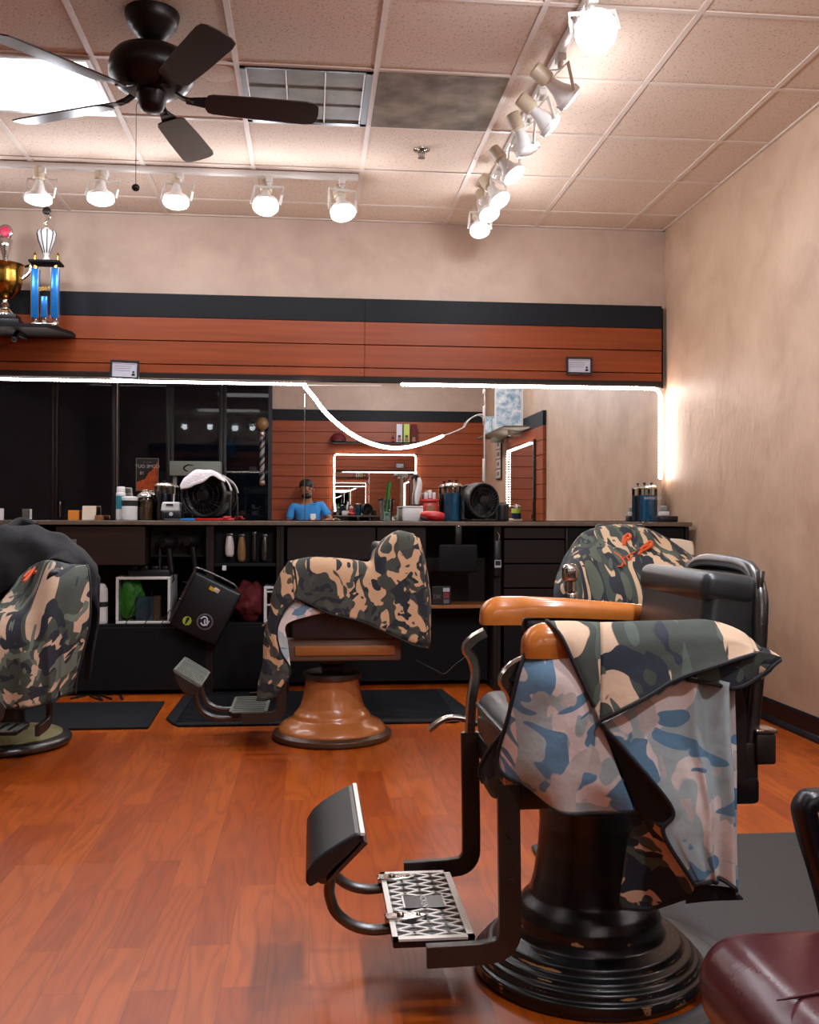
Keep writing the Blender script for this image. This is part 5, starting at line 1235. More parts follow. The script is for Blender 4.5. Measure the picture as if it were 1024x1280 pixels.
# white box with clipper standing behind it, red tub, red clipper
c = Vector((cx_(516, 6.30), 6.30, ZC)); t = thing('white_caddy', 'white plastic box in front of the upright trimmer', 'box', c)
b = MB(c); b.box(c+Vector((0, 0, .044)), (.128, .07, .088), None, .006); b.build('body', MT['white'], t); b = MB(c); b.box(c+Vector((0, 0, .092)), (.132, .074, .01), None, .004); b.build('lid', MT['white'], t)
c = Vector((cx_(521, 6.42), 6.42, ZC)); t = thing('upright_trimmer', 'white and black trimmer standing upright behind the white box', 'trimmer', c)
b = MB(c); b.cyl(c, c+Vector((0, 0, .11)), .03, .022, seg=20); b.build('charging_base', MT['black'], t); b = MB(c); b.tube(catmull([c+Vector((0, 0, .1)), c+Vector((.005, 0, .17)), c+Vector((.018, 0, .24)), c+Vector((.012, 0, .285))], 5), [.012, .014, .016, .018, .019, .02, .02, .02, .02, .019, .018, .017, .016, .014, .012, .008], 12); b.build('body', MT['white'], t, smooth=60); b = MB(c); b.tube(catmull([c+Vector((.02, .004, .23)), c+Vector((.012, .004, .285)), c+Vector((-.008, .004, .30)), c+Vector((-.016, .004, .28))], 5), .010, 10); b.build('head', MT['black'], t)
c = Vector((cx_(537, 6.42), 6.42, ZC)); t = thing('red_tub', 'red plastic tub with white clipper guards on top', 'tub', c)
b = MB(c); b.box(c+Vector((0, 0, .06)), (.095, .09, .12), None, .006); b.box(c+Vector((0, 0, .135)), (.115, .1, .018), None, .005); b.build('body', MT['red'], t); b = MB(c); b.box(c+Vector((0, -.046, .07)), (.05, .003, .06)); b.build('label', MT['tan'], t, smooth=0)
b = MB(c)
for k in range(3): b.box(c+Vector((-.025+k*.026, 0, .165+.01*(k % 2))), (.022, .05, .045+.012*(k % 2)), None, .005)
b.build('clipper_guards', MT['white'], t)
c = Vector((cx_(541, 6.24), 6.24, ZC)); t = thing('hair_clipper', 'glossy red hair clipper lying before the red tub', 'clipper', c)
b = MB(c); b.lathe([(.0, -.08), (.018, -.075), (.027, -.04), (.031, .0), (.033, .04), (.028, .065), (.02, .075)], c+Vector((0, 0, .034)), 24, rotm(y=PI/2+.12)); b.build('body', MT['red'], t, smooth=70); b = MB(c); b.box(c+Vector((-.06, -.01, .02)), (.045, .045, .02), rotm(y=.3), .005); b.box(c+Vector((.05, 0, .012)), (.06, .04, .02), None, .006); b.build('blade_head', MT['black'], t)
# right end tray
c = Vector((cx_(835, 6.2), 6.2, ZC)); t = thing('tool_tray', 'low black tray next to the right-hand jar', 'tray', c)
b = MB(c); b.box(c+Vector((-.01, 0, .02)), (.12, .11, .04), None, .008); b.build('body', MT['black'], t)
c2 = c+Vector((-.03, -.01, .0405)); t = thing('white_cup', 'small white cup with grey lid standing on the black tray', 'cup', c2)
b = MB(c2); b.box(c2+Vector((0, 0, .014)), (.056, .05, .028), None, .004); b.build('body', MT['white'], t); b = MB(c2); b.box(c2+Vector((-.004, 0, .045)), (.042, .04, .034), None, .006); b.build('lid', M('grey_green_plastic', '#7f8f88', .4), t)

# ================================================================== UNDER THE COUNTER
def hang(label, name, cat, px, py0, py1, w, mat, hook=True, Y=6.03, taper=.8, group=None):
    a, c = atY(px, py0, Y), atY(px, py1, Y); h = a.z-c.z
    t = thing(name, label, cat, c, 0, group)
    b = MB(); b.lathe(rounded([(w*.30, 0), (w*.46, .012), (w*.5, h*.45), (w*.5*taper, h*.85), (w*.3, h)], .008), (0, 0, 0), 20); o = b.build('body', MT[mat], t, smooth=60)
    b = MB(); b.box((0, 0, h+.006), (w*.7, .02, .02), None, .003); b.build('blade', MT['steel'], t)
    b = MB(); b.tube(catmull([(0, 0, h+.015), (0, .02, h+.03), (0, .049 if Y < 6.05 else .02, h+.02)], 4), .003, 6); b.build('hook', MT['chrome'], t)
    return t
CG = 'clippers hanging on the cabinet board'
hang('silver rounded clipper, leftmost of the hanging row', 'hanging_clipper', 'clipper', 287, 670, 696, .055, 'white', group=CG)
hang('brown and grey clipper, second in the hanging row', 'hanging_clipper', 'clipper', 302, 671, 702, .05, 'tan', group=CG)
hang('thin black trimmer, third in the hanging row', 'hanging_clipper', 'clipper', 318, 668, 702, .035, 'black', group=CG)
hang('grey clipper, rightmost of the hanging row', 'hanging_clipper', 'clipper', 331, 671, 702, .045, 'steel', group=CG)
def dryer(label, px, py, Y, k):
    p = atY(px, py, Y); t = thing('hair_dryer', label, 'hair dryer', p, 0, 'black styling tools hanging left of the clippers')
    b = MB(); b.lathe(rounded([(.028, -.06), (.034, -.04), (.042, 0), (.042, .04), (.028, .055)], .01), (0, 0, 0), 24, rotm(y=PI/2, z=1.0)); b.build('barrel', MT['black'], t, smooth=60)
    b = MB(); b.tube([(0, 0, -.03), (.01, 0, -.11), (.02, 0, -.18)], [.02, .018, .015], 12); b.build('handle', MT['black'], t)
    b = MB(); b.tube([(.02, 0, -.175), (.03, .01, -.22), (.01, .02, -.26), (-.06, .02, -.25)], .005, 6); b.build('cord', MT['black'], t)
    b = MB(); b.tube([(0, 0, .04), (0, .02, .065), (0, .05, .06)], .004, 6); b.build('hook', MT['chrome'], t)
dryer('black hair dryer hanging second from the cabinet post', 211, 678, 6.07, 0)
dryer('black hair dryer hanging next to the cabinet post', 241, 676, 6.07, 1)
p = atY(200, 682, 6.08); t = thing('curling_iron', 'black curling iron hanging beside the brown drawer', 'curling iron', p)
b = MB(); b.tube([(0, 0, .02), (0, 0, -.1)], .014, 10); b.tube([(0, 0, -.1), (0, 0, -.22)], .009, 10); b.build('barrel', MT['black'], t); b = MB(); b.sph((0, -.01, .03), .012); b.tube([(0, 0, .03), (0, .045, .045)], .003, 6); b.build('tip', MT['chrome'], t)
# plastic drawer tower with clear front
a, c = atY(145, 740, 6.02), atY(213, 797, 6.02); zb = .4205; w = c.x-a.x; h = a.z-c.z+.005; ctr = Vector(((a.x+c.x)/2, 6.02, zb))
t = thing('storage_bin', 'white plastic bin with clear front on the lower shelf', 'storage bin', ctr)
b = MB()
m = .016
for p, q in (((-w/2, 0), (w/2, m)), ((-w/2, h-m), (w/2, h)), ((-w/2, m), (-w/2+m, h-m)), ((w/2-m, m), (w/2, h-m))): b.span((p[0], -.01, p[1]), (q[0], .30, q[1]))
b.build('shell', MT['white'], t, smooth=0, bevel=.003)
b = MB(); b.span((-w/2+m+.002, -.004, m+.002), (w/2-m-.002, 0, h-m-.002)); b.build('clear_front', MT['clearbin'], t, smooth=0)
b = MB(); b.span((-w/2+m+.002, .25, m+.001), (w/2-m-.002, .28, h-m-.001)); b.build('rear_panel', MT['cabdark'], t, smooth=0)
c0 = ctr+Vector((-.085, .075, m+.002)); b = MB(c0)
crumple(b, c0+Vector((0, 0, .125)), (.085, .055, .125), 3.1)
tag(b.build('plastic_bag', MT['lime'], at=c0, smooth=70), 'crumpled lime green bag inside the clear drawer', 'bag')
c0 = ctr+Vector((.025, .035, m+.001)); t2_ = thing('product_box', 'blue and brown product box inside the clear drawer', 'box', c0)
b = MB(); b.span((-.07, -.02, 0), (.03, .03, .14), .003); b.build('carton', M('blue_grey_carton', '#5f7286', .5, var=.4, vscale=25), t2_, smooth=0); b = MB(); b.span((.032, -.02, 0), (.07, .03, .145), .003); b.build('carton_end', M('brown_pink_carton', '#9c6a57', .5, var=.3, vscale=30), t2_, smooth=0)
# small stuff on and beside the drawer
p = Vector((ctr.x+.02, 6.1, zb+h)); t = thing('power_strip', 'black power strip and plugs lying on the white drawer', 'power strip', p)
b = MB(); b.span((-.12, -.03, 0), (.13, .03, .04), .006); b.build('body', MT['black'], t); b = MB()
for k in range(4): b.span((-.10+k*.06, -.024, .04), (-.065+k*.06, .02, .062), .005)
b.build('plug', MT['black'], t)
p = Vector((ctr.x-.0, 6.12, zb+h+.063)); b = MB(); b.box((0, 0, .012), (.12, .05, .024), None, .01, 3); o = b.build('comb_case', MT['darkred'], at=p); tag(o, 'dull red comb case on top of the black power strip', 'case')
for k, (q0, q1, q2) in enumerate((((176, 740), (164, 765), (148, 800)), ((190, 740), (186, 770), (164, 806)), ((213, 762), (203, 778), (196, 800)))):
    pts = [atY(q[0], q[1], 6.0-.004*k) for q in (q0, q1, q2)]
    b = MB(pts[0]); b.tube(catmull(pts, 8), .0028, 6); tag(b.build('loose_cable', MT['black'], at=pts[0]), ('black cord crossing the left of the clear drawer', 'black cord crossing the middle of the clear drawer', 'black cord crossing the right corner of the clear drawer')[k], 'cable', 'cords hanging over the drawer')
p = atY(127, 762, 6.05); p.z = zb; t = thing('soap_bottle', 'white rounded bottle left of the clear drawer', 'bottle', p)
b = MB(); b.lathe(rounded([(.033, 0), (.036, .01), (.036, .20), (.02, .235), (.0, .24)], .012), (0, 0, 0), 24); b.build('body', MT['white'], t, smooth=60); b = MB(); b.lathe([(.037, .1), (.037, .13)], (0, 0, 0), 24, capt=False, capb=False); b.build('label', MT['blackink'], t)
p = atY(122, 780, 5.99); p.z = zb; b = MB(); b.box((0, 0, .055), (.085, .05, .11), None, .012, 3); b.box((.004, -.028, .05), (.05, .006, .05), None, .004); tag(b.build('clear_bottle', M('cloudy_clear_plastic', '#9a9486', .25, var=.35, vscale=30), at=p), 'cloudy plastic pack in front of the white bottle', 'bottle')
p = atY(140, 790, 6.08); p.z = zb; b = MB(); b.box((0, 0, .08), (.05, .05, .16), None, .004); tag(b.build('carton', M('brown_carton', '#5a4334', .7), at=p), 'narrow brown carton beside the clear drawer', 'carton')
# tilted black equipment case with round stickers
ctr = atY(255, 757, 5.93); t = thing('equipment_case', 'black equipment case hanging tilted under the clippers, with two round stickers', 'case', ctr); t.rotation_euler = (0, math.radians(26), 0)
b = MB(); b.box((.02, 0, -.01), (.30, .11, .34), None, .014, 3); b.build('shell', MT['black'], t)
b = MB(); b.bar([(-.135, -.058, .165), (-.135, -.058, -.16)], .012, .008, up=(0, 1, 0)); b.sph((-.135, -.062, -.02), .01); b.build('edge_trim', MT['steel'], t)
b = MB(); b.tube(catmull([(-.13, -.02, .15), (-.125, -.02, .185), (.10, -.02, .188), (.13, -.02, .15)], 5), .007, 8); b.build('carry_handle', MT['steel'], t)
b = MB(); b.cyl((.05, -.057, -.075), (.05, -.0545, -.075), .048, seg=32); sk_ = b.build('round_sticker', M('grey_sticker', '#5d5f60', .5), t, smooth=0)
b = MB(); b.cyl((.05, -.059, -.075), (.05, -.0568, -.075), .039, seg=32); b.build('sticker_disc', MT['black'], sk_, smooth=0)
b = MB()
for q_ in ([(.02, -.07), (.035, -.05), (.055, -.055), (.06, -.075)], [(.03, -.09), (.05, -.098), (.072, -.085)], [(.045, -.062), (.05, -.08), (.065, -.09), (.07, -.06)]): b.tube(catmull([(x_, -.0595, z_) for x_, z_ in q_], 4), .0045, 6)
b.build('sticker_figure', MT['paper'], sk_)
b = MB(); b.cyl((-.045, -.0575, -.115), (-.045, -.0545, -.115), .026, seg=24); s2 = b.build('small_sticker', MT['stickgreen'], t, smooth=0)
b = MB(); b.prism([(-.05, -.135), (-.042, -.133), (-.036, -.095), (-.048, -.09), (-.055, -.1)], lambda p, d: (p[0], d, p[1]), -.0595, -.0572); b.build('sticker_mark', MT['black'], s2, smooth=0)
b = MB(); b.box((.0, -.057, .115), (.03, .003, .022), rotm(y=.1)); b.build('tag', MT['yellow'], t, smooth=0); b = MB(); b.box((.03, -.057, .118), (.034, .004, .026), rotm(y=.1), .003); b.build('tag_end', MT['offwhite'], t)
# red cloth and right-hand white frame drawer
p = atY(312, 786, 6.1); p.z = zb; b = MB(p); crumple(b, p+Vector((0, 0, .125)), (.11, .07, .125), 7.7)
o = b.build('red_cloth', MT['darkred'], at=p, smooth=70); tag(o, 'dark red bundled cloth beside the tilted black case', 'cloth')
a = atY(330, 733, 6.03); c = atY(400, 795, 6.03); t = thing('drawer_tower', 'white drawer tower half hidden by the hanging cape tail', 'storage drawer', (a.x+.17, 6.03, zb))
w, h = .34, a.z-zb; b = MB()
for p, q in (((-w/2, 0), (w/2, .016)), ((-w/2, h-.016), (w/2, h)), ((-w/2, .016), (-w/2+.018, h-.016)), ((w/2-.018, .016), (w/2, h-.016))): b.span((p[0], -.01, p[1]), (q[0], .28, q[1]))
for z in (.10, .18): b.span((-w/2+.018, -.008, z), (w/2-.018, .0, z+.012))
b.build('shell', MT['white'], t, smooth=0, bevel=.003); b = MB(); b.span((-w/2+.019, .0, .016), (w/2-.019, .004, h-.016)); b.build('drawer_front', MT['clearbin'], t, smooth=0); b = MB(); b.span((-w/2+.019, .24, .016), (w/2-.019, .26, h-.016)); b.build('rear_panel', MT['cabdark'], t, smooth=0)
# things in the right half
p = atY(573, 692, 5.964); t = thing('dust_pan', 'black dustpan hanging by its handle from the counter', 'dustpan', p)
b = MB(); b.box((0, 0, -.03), (.235, .03, .17), None, .02, 3); b.build('pan', MT['blackmat'], t); b = MB(); b.span((-.02, -.012, .05), (.02, .012, .17), .006); b.build('handle', MT['black'], t); b = MB(); b.sph((.0, -.012, .165), .008); b.build('hook', MT['chrome'], t)
p = atY(552, 786, 6.06); p.z = .5205; t = thing('product_box', 'black product box with red and white labels on the tan shelf', 'box', p)
b = MB(); b.span((-.065, -.03, 0), (.055, .05, .115), .003); b.build('carton', MT['black'], t, smooth=0)
b = MB(); b.span((.005, -.032, .082), (.045, -.029, .105)); b.build('white_label', MT['paper'], t, smooth=0); b = MB(); b.span((.008, -.032, .042), (.042, -.029, .076)); b.build('red_label', M('red_print', '#8a3a33', .6, var=.4, vscale=60), t, smooth=0); b = MB(); b.span((.008, -.032, .01), (.042, -.029, .034)); b.build('grey_label', MT['ink'], t, smooth=0)
text_part('DK', .035, (-.03, -.032, .05), RXF, MT['ink'], t, 'lettering', ext=.0006)
p = atY(600, 786, 6.1); p.z = .5205; b = MB(); b.box((0, 0, .05), (.16, .1, .1), None, .01); tag(b.build('black_case', MT['black'], at=p), 'low black case on the tan shelf behind the far armrest', 'case')
p = atY(622, 700, 5.965); t = thing('tagged_trimmer', 'black trimmer with white paper tag hanging on the cabinet post', 'trimmer', p)
b = MB(); b.span((-.022, -.012, -.10), (.022, .012, .12), .01); b.build('body', MT['black'], t); b = MB(); b.span((-.02, -.016, -.045), (.02, -.013, .0)); tg = b.build('paper_tag', MT['paper'], t, smooth=0); b = MB(); b.span((-.016, -.018, -.032), (.016, -.0155, -.004)); b.build('tag_print', MT['blackink'], tg, smooth=0); b = MB(); b.tube([(.005, -.004, .11), (.012, 0, .15), (.0, .01, .17)], .003, 6); b.build('hook', MT['chrome'], t)
# loose cords
def cord(label, pts, r=.003, mat='black'):
    b = MB(pts[0]); b.tube(catmull(pts, 8), r, 6); tag(b.build('loose_cable', MT[mat], at=pts[0]), label, 'cable')
cord('thin grey cord looping under the tan shelf', [atY(520, 825, 6.15), atY(545, 838, 6.1), atY(556, 842, 6.1), atY(570, 830, 6.1), atY(590, 815, 6.15)], .003, 'steel')
random.seed(9)
def zf(px, py): q = atZ(px, py, .006); return q
cord('tangle of black cords on the floor behind the left chair', [zf(x_, y_) for x_, y_ in ((96, 872), (108, 866), (120, 869), (128, 875), (118, 872), (112, 868), (126, 866), (138, 868), (148, 866), (153, 874), (150, 868), (160, 866))], .005)
cord('black cord trailing across the floor beside the mat', [zf(x_, y_) for x_, y_ in ((88, 873), (104, 870), (116, 867), (132, 871), (140, 874))], .005)
p = atY(113, 829, 5.985); b = MB(); b.sph((0, 0, 0), .012, (.8, .6, 1.3)); tag(b.build('plug_light', MT['white'], at=p), 'small white plug on the dark cupboard door', 'plug')
p = zf(225, 874); b = MB(); b.box((0, 0, .006), (.09, .02, .01), rotm(z=.15), .003); tag(b.build('white_strip', MT['offwhite'], at=(p.x, p.y, 0)), 'pale strip of plastic on the floor at the mat corner', 'strip')

# ================================================================== THE SIDE OF THE ROOM SEEN IN THE MIRRORS
YO = FY+.038                # face of the slats behind the viewer
def wall_box(nm, label, cat, a, c, mat, bev=.003):
    ctr = [(a[i]+c[i])/2 for i in range(2)]+[min(a[2], c[2])]; b = MB(); b.span(a, c); return tag(b.build(nm, mat, at=ctr, bevel=bev, smooth=0), label, cat)
b = MB(); b.span((.27, YO+.001, .985), (1.42, YO+.009, 1.90)); tag(b.build('wall_mirror', MT['mirror'], at=(.85, YO, .985), smooth=0), 'mirror edged with white light strips on the slat wall behind the photographer', 'mirror')
led('white light strip framing the mirror behind the photographer', [(.30, YO+.02, 1.12), (.285, YO+.02, 1.25), (.285, YO+.02, 1.86), (.31, YO+.02, 1.885), (1.38, YO+.02, 1.885), (1.405, YO+.02, 1.86), (1.40, YO+.02, 1.30)], 'light strips reflected in the mirrors', r=.008, step=.03)
t = thing('station_counter', 'dark counter under the mirror behind the photographer', 'counter', (1.3, -.35, 0)); off = t.location
b = MB(off); b.span((.27, YO+.002, .94), (2.36, -.16, .965)); b.build('worktop', MT['counter'], t, smooth=0, bevel=.002)
b = MB(off); b.span((.29, YO+.002, .0), (2.36, -.19, .94)); b.build('cabinet_body', MT['cab'], t, smooth=0)
b = MB(off)
for x in (.31, .83, 1.35, 1.87): b.span((x, -.19, .1), (x+.48, -.175, .9))
b.build('door', MT['drawer'], t, smooth=0, bevel=.003)
wall_box('hair_product_shelf', 'black shelf on the slats over the mirror behind the photographer', 'shelf', (.24, YO+.002, 2.03), (1.45, YO+.2, 2.05), MT['cabdark'])
for k, (x, m, nm) in enumerate(((1.165, 'paper', 'silver'), (1.265, 'stickgreen', 'green'), (1.365, 'darkred', 'maroon'))):
    t = thing('hair_dye_box', nm+' hair product box standing on the shelf behind the photographer', 'box', (x, YO+.1, 2.0505), 0, 'boxes on the shelf seen in the mirror')
    b = MB(); b.span((-.04, -.03, 0), (.04, .03, .25), .002); b.build('carton', MT[m], t, smooth=0)
    b = MB(); b.sph((0, .031, .06), .022, (1, .15, 1.2)); b.sph((0, .031, .03), .03, (1, .12, .7)); b.build('printed_portrait', MT['skin'], t)
    b = MB(); b.sph((0, .033, .085), .022, (1, .12, .6)); b.build('printed_hair', MT['hair'], t)
t = thing('small_bottle', 'tiny bottle beside the silver product box on the shelf', 'bottle', (1.08, YO+.1, 2.0505)); b = MB(); b.lathe(rounded([(.018, 0), (.018, .06), (.008, .07), (.008, .09)], .004), seg=16); b.build('body', MT['blackink'], t); b = MB(); b.lathe([(.0185, .015), (.0185, .045)], seg=16, capt=False, capb=False); b.build('label', MT['red'], t)
t = thing('cap', 'dark red baseball cap at the end of the shelf behind the photographer', 'cap', (.34, YO+.1, 2.0505)); b = MB(); b.lathe([(.10, 0), (.102, .03), (.095, .07), (.07, .105), (.03, .12), (0, .123)], seg=32); b.build('crown', MT['darkred'], t, smooth=70); b = MB(); b.prism([(.09*math.cos(math.radians(a)), .09*math.sin(math.radians(a))) for a in range(20, 161, 10)]+[(.11*math.cos(math.radians(a)), .17*math.sin(math.radians(a))) for a in range(150, 29, -10)], lambda p, d: (p[0], p[1], d), .004, .01); b.build('visor', MT['black'], t)
# barber pole
t = thing('barber_pole', 'striped barber pole with white globe reflected beside the slat wall', 'barber pole', (-.66, FY+.10, 1.47)); b = MB()
b.lathe(rounded([(.03, -.02), (.045, 0), (.045, .04), (.034, .06)], .006), seg=28); b.lathe(rounded([(.034, .64), (.045, .66), (.045, .70), (.03, .73)], .006), seg=28); b.span((-.02, -.09, .01), (.02, 0, .04)); b.span((-.02, -.09, .66), (.02, 0, .69)); b.build('caps', MT['chrome'], t)
def pole_mat():
    m, nt, bs = newmat('helical_stripes'); N, L = nt.nodes, nt.links; tc = N.new('ShaderNodeTexCoord'); sp = N.new('ShaderNodeSeparateXYZ'); L.new(tc.outputs['Object'], sp.inputs[0])
    an = math_node(N, L, 'ARCTAN2', sp.outputs['Y'], sp.outputs['X']); v = math_node(N, L, 'ADD', math_node(N, L, 'MULTIPLY', an, 1/(2*PI)), math_node(N, L, 'MULTIPLY', sp.outputs['Z'], 4.5)); v = math_node(N, L, 'FRACT', v)
    r = N.new('ShaderNodeValToRGB'); r.color_ramp.interpolation = 'CONSTANT'; e = r.color_ramp.elements; e[0].color = hx('#8f9290'); e[1].position = .35; e[1].color = hx('#2a1a1c'); q = e.new(.5); q.color = hx('#8f9290'); q = e.new(.72); q.color = hx('#1b2230')
    L.new(v, r.inputs[0]); L.new(r.outputs[0], bs.inputs['Base Color']); bs.inputs['Roughness'].default_value = .2; return m
b = MB(); b.lathe([(.034, .05), (.034, .65)], seg=32, capt=False, capb=False); b.build('striped_cylinder', pole_mat(), t, smooth=60)
b = MB(); b.sph((0, 0, .815), .088); b.build('globe', MT['tan'], t, smooth=70)
# poster in the storefront window
ctr = Vector((-2.19, FY+.02, 1.37)); t = thing('window_poster', 'orange and black event poster reflected left of the jars', 'poster', ctr)
b = MB(); b.span((-.15, -.004, 0), (.15, .0, .44)); b.build('sheet', MT['poster_dark'], t, smooth=0)
b = MB(); b.prism([(-.14, .01), (.14, .01), (.14, .12), (.03, .16), (-.02, .25), (-.06, .28), (-.14, .40)][::-1], lambda p, d: (-p[0], d, p[1]), .0, .0012); b.build('orange_print', MT['poster_orange'], t, smooth=0)
b = MB()
for p, q in (((-.15, 0), (.15, .006)), ((-.15, .434), (.15, .44)), ((-.15, 0), (-.144, .44)), ((.144, 0), (.15, .44))): b.span((p[0], -.004, p[1]), (q[0], .0025, q[1]))
b.build('border', MT['greycase'], t, smooth=0)
RB = rotm(z=PI) @ RXF
text_part('COME OUT', .062, (0, .0015, .33), RB, MT['paper'], t, 'headline', ext=.0008); text_part('TONIGHT', .03, (0, .0015, .385), RB, MT['ink'], t, 'small_line', ext=.0008); text_part('18', .06, (-.07, .0015, .24), RB, MT['paper'], t, 'figures', ext=.0008)
# grey-green display stand
ctr = Vector((-1.52, FY+.24, 0)); t = thing('display_stand', 'grey green metal stand with a deep header reflected behind the fan', 'stand', ctr)
b = MB(); b.span((-.33, -.12, 1.57), (.33, .12, 1.76), .006); b.build('header', MT['greycase'], t)
for x in (-.30, .27): b = MB(); b.span((x, -.03, .0), (x+.045, .03, 1.57), .004); b.build('leg', MT['greycase'], t)
b = MB(); b.tube(catmull([(-.02, .122, 1.70), (-.08, .122, 1.71), (-.13, .122, 1.69), (-.145, .122, 1.66), (-.12, .122, 1.635), (-.09, .122, 1.63)], 6), [.004+.008*math.sin(PI*k/30) for k in range(31)], 6); b.build('swoosh_emblem', MT['blackink'], t)
text_part('ANDIS', .04, (.03, .1205, 1.66), RB, MT['ink'], t, 'lettering', ext=.0006)
# station on the right wall
b = MB(); b.span((WX-.05, 1.28, .98), (WX-.037, 2.68, 1.86)); m_ = b.build('wall_mirror', MT['mirror'], at=(WX-.045, 1.98, .98), smooth=0); tag(m_, 'dark-framed mirror of the side station, reflected at right', 'mirror')
b = MB(off=m_.location); b.span((WX-.06, 2.66, .98), (WX-.036, 2.70, 1.88), .003); b.build('frame_side', MT['black'], m_)
led('white light strip on the side station mirror', [(WX-.066, 1.31, 1.18), (WX-.066, 1.31, 1.80), (WX-.066, 1.34, 1.83), (WX-.066, 2.60, 1.845)], 'light strips reflected in the mirrors', r=.008, step=.03)
t = thing('station_counter', 'dark counter of the side station on the right wall', 'counter', (2.2, 2.05, 0)); off = t.location
b = MB(off); b.span((2.02, 1.12, .90), (WX-.037, 3.0, .93)); b.build('worktop', MT['counter'], t, smooth=0, bevel=.002); b = MB(off); b.span((2.05, 1.14, 0), (WX-.037, 2.98, .90)); b.build('cabinet_body', MT['cab'], t, smooth=0)
b = MB(off)
for y in (1.16, 1.78, 2.40): b.span((2.035, y, .1), (2.05, y+.56, .86))
b.build('door', MT['drawer'], t, smooth=0, bevel=.003)
t = thing('red_tumbler', 'red tumbler reflected next to the small fan', 'cup', (2.14, 1.85, .9305)); b = MB(); b.lathe([(.04, 0), (.05, .14), (.047, .14), (.038, .006)], seg=28, capt=False); b.build('body', MT['darkred'], t); b = MB(); b.lathe([(.052, .132), (.053, .142), (.046, .142)], seg=28, capt=False, capb=False); b.build('rim', MT['red'], t)
t = thing('white_tray', 'low white tray reflected beside the red tumbler', 'tray', (2.16, 2.35, .9305)); b = MB(); b.box((0, 0, .05), (.2, .34, .1), None, .012); b.build('body', MT['offwhite'], t)
jt = thing('disinfectant_jar', 'blue jar with green label standing at the side station mirror', 'jar', (2.2, 2.48, 1.031), 0, 'jars on the worktop'); b = MB(); b.lathe(rounded([(.05, 0), (.052, .005), (.052, .11)], .004), seg=28); b.build('liquid', MT['dark_liquid'], jt); b = MB(); b.lathe([(.0525, .06), (.0525, .11)], seg=28, capt=False, capb=False); b.build('label', MT['stickgreen'], jt); b = MB(); b.lathe(rounded([(.053, .11), (.053, .135), (.02, .155)], .004), seg=28); b.build('lid', MT['silver'], jt)
sh = wall_box('wall_shelf', 'dark glass-edged shelf holding framed pictures on the right wall', 'shelf', (2.06, .7, 2.02), (WX-.001, 2.45, 2.04), MT['duct'], .008)
b = MB(off=sh.location); b.span((2.2, .9, 1.96), (2.36, .93, 2.02)); b.span((2.2, 2.0, 1.96), (2.36, 2.03, 2.02)); b.build('bracket', MT['chrome'], sh)
artm = plaster_material('blue_white_print', '#5f8fa8', '#e2e4e6', rough=.4, bumpy=0, scale=14.)
t = thing('framed_print', 'tall white and blue print standing on the right wall shelf', 'picture', (2.2, 2.05, 2.0405), .35); b = MB(); b.span((-.16, -.012, 0), (.16, .012, .46)); b.build('panel', MT['white'], t, smooth=0); b = MB(); b.span((-.14, .012, .02), (.14, .015, .44)); b.span((-.14, -.015, .02), (.14, -.012, .44)); b.build('print', artm, t, smooth=0)
for k, (y, w, h) in enumerate(((1.0, .22, .24), (1.4, .16, .20))):
    t = thing('framed_print', ('small blue print farthest along the right wall shelf', 'small print behind the glasses on the right wall shelf')[k], 'picture', (2.2, y, 2.0405), .3); b = MB(); b.span((-w/2, -.01, 0), (w/2, .01, h)); b.build('frame', MT['greycase'], t, smooth=0); b = MB(); b.span((-w/2+.015, .01, .015), (w/2-.015, .013, h-.015)); b.build('print', artm, t, smooth=0)
for k, y in enumerate((1.2, 1.30, 1.55)):
    b = MB(); b.lathe([(.03, 0), (.035, .13), (.032, .13), (.027, .006)], seg=24, capt=False); tag(b.build('drinking_glass', MT['glass'], at=(2.12, y, 2.0405)), 'clear drinking glass standing among the prints on the shelf', 'glass', 'glasses on the right wall shelf')
t = thing('photo_strip', 'black-framed strip of four small pictures on the right wall', 'picture', (WX-.012, .5, 1.52)); b = MB(); b.span((-.01, -.17, 0), (.011, .17, .52)); b.build('frame', MT['black'], t, smooth=0)
for k in range(4):
    b = MB(); b.span((-.013, -.14, .02+k*.125), (-.01, .14, .13+k*.125)); pc = b.build('picture', MT['offwhite'], t, smooth=0); b = MB(); b.span((-.015, -.07, .05+k*.125), (-.0125, .07, .10+k*.125)); b.build('picture_motif', MT['ink'], pc, smooth=0)

# ---------------------------------------------------------------- the seated photographer, seen in the mirror
def skin_mesh(name, mat, chains, parent=None, at=(0, 0, 0), sub=2):
    """chains: lists of (point, radius or (rx, ry)); points closer than 1e-5 are shared"""
    V, E, Rr = [], [], []
    def vid(p, r):
        for i, q in enumerate(V):
            if (q-p).length < 1e-5: return i
        V.append(p); Rr.append(r if isinstance(r, tuple) else (r, r)); return len(V)-1
    for ch in chains:
        ids = [vid(Vector(p), r) for p, r in ch]
        for a, c in zip(ids, ids[1:]):
            if (a, c) not in E and (c, a) not in E: E.append((a, c))
    me = bpy.data.meshes.new(name); me.from_pydata([v-Vector(at) for v in V], E, []); me.materials.append(mat)
    o = bpy.data.objects.new(name, me); COL.objects.link(o)
    if parent: o.parent = parent
    else: o.location = at
    s = o.modifiers.new('skin', 'SKIN'); me.skin_vertices or None
    sv = me.skin_vertices[0].data if me.skin_vertices else None
    if sv is None:
        bm = bmesh.new(); bm.from_mesh(me); bm.verts.layers.skin.verify(); bm.to_mesh(me); bm.free(); sv = me.skin_vertices[0].data
    for i, r in enumerate(Rr): sv[i].radius = r; sv[i].use_root = (i == 0)
    s.use_smooth_shade = True
    q = o.modifiers.new('subdivision', 'SUBSURF'); q.levels = q.render_levels = sub
    return o
BX, BY = -.055, -.36
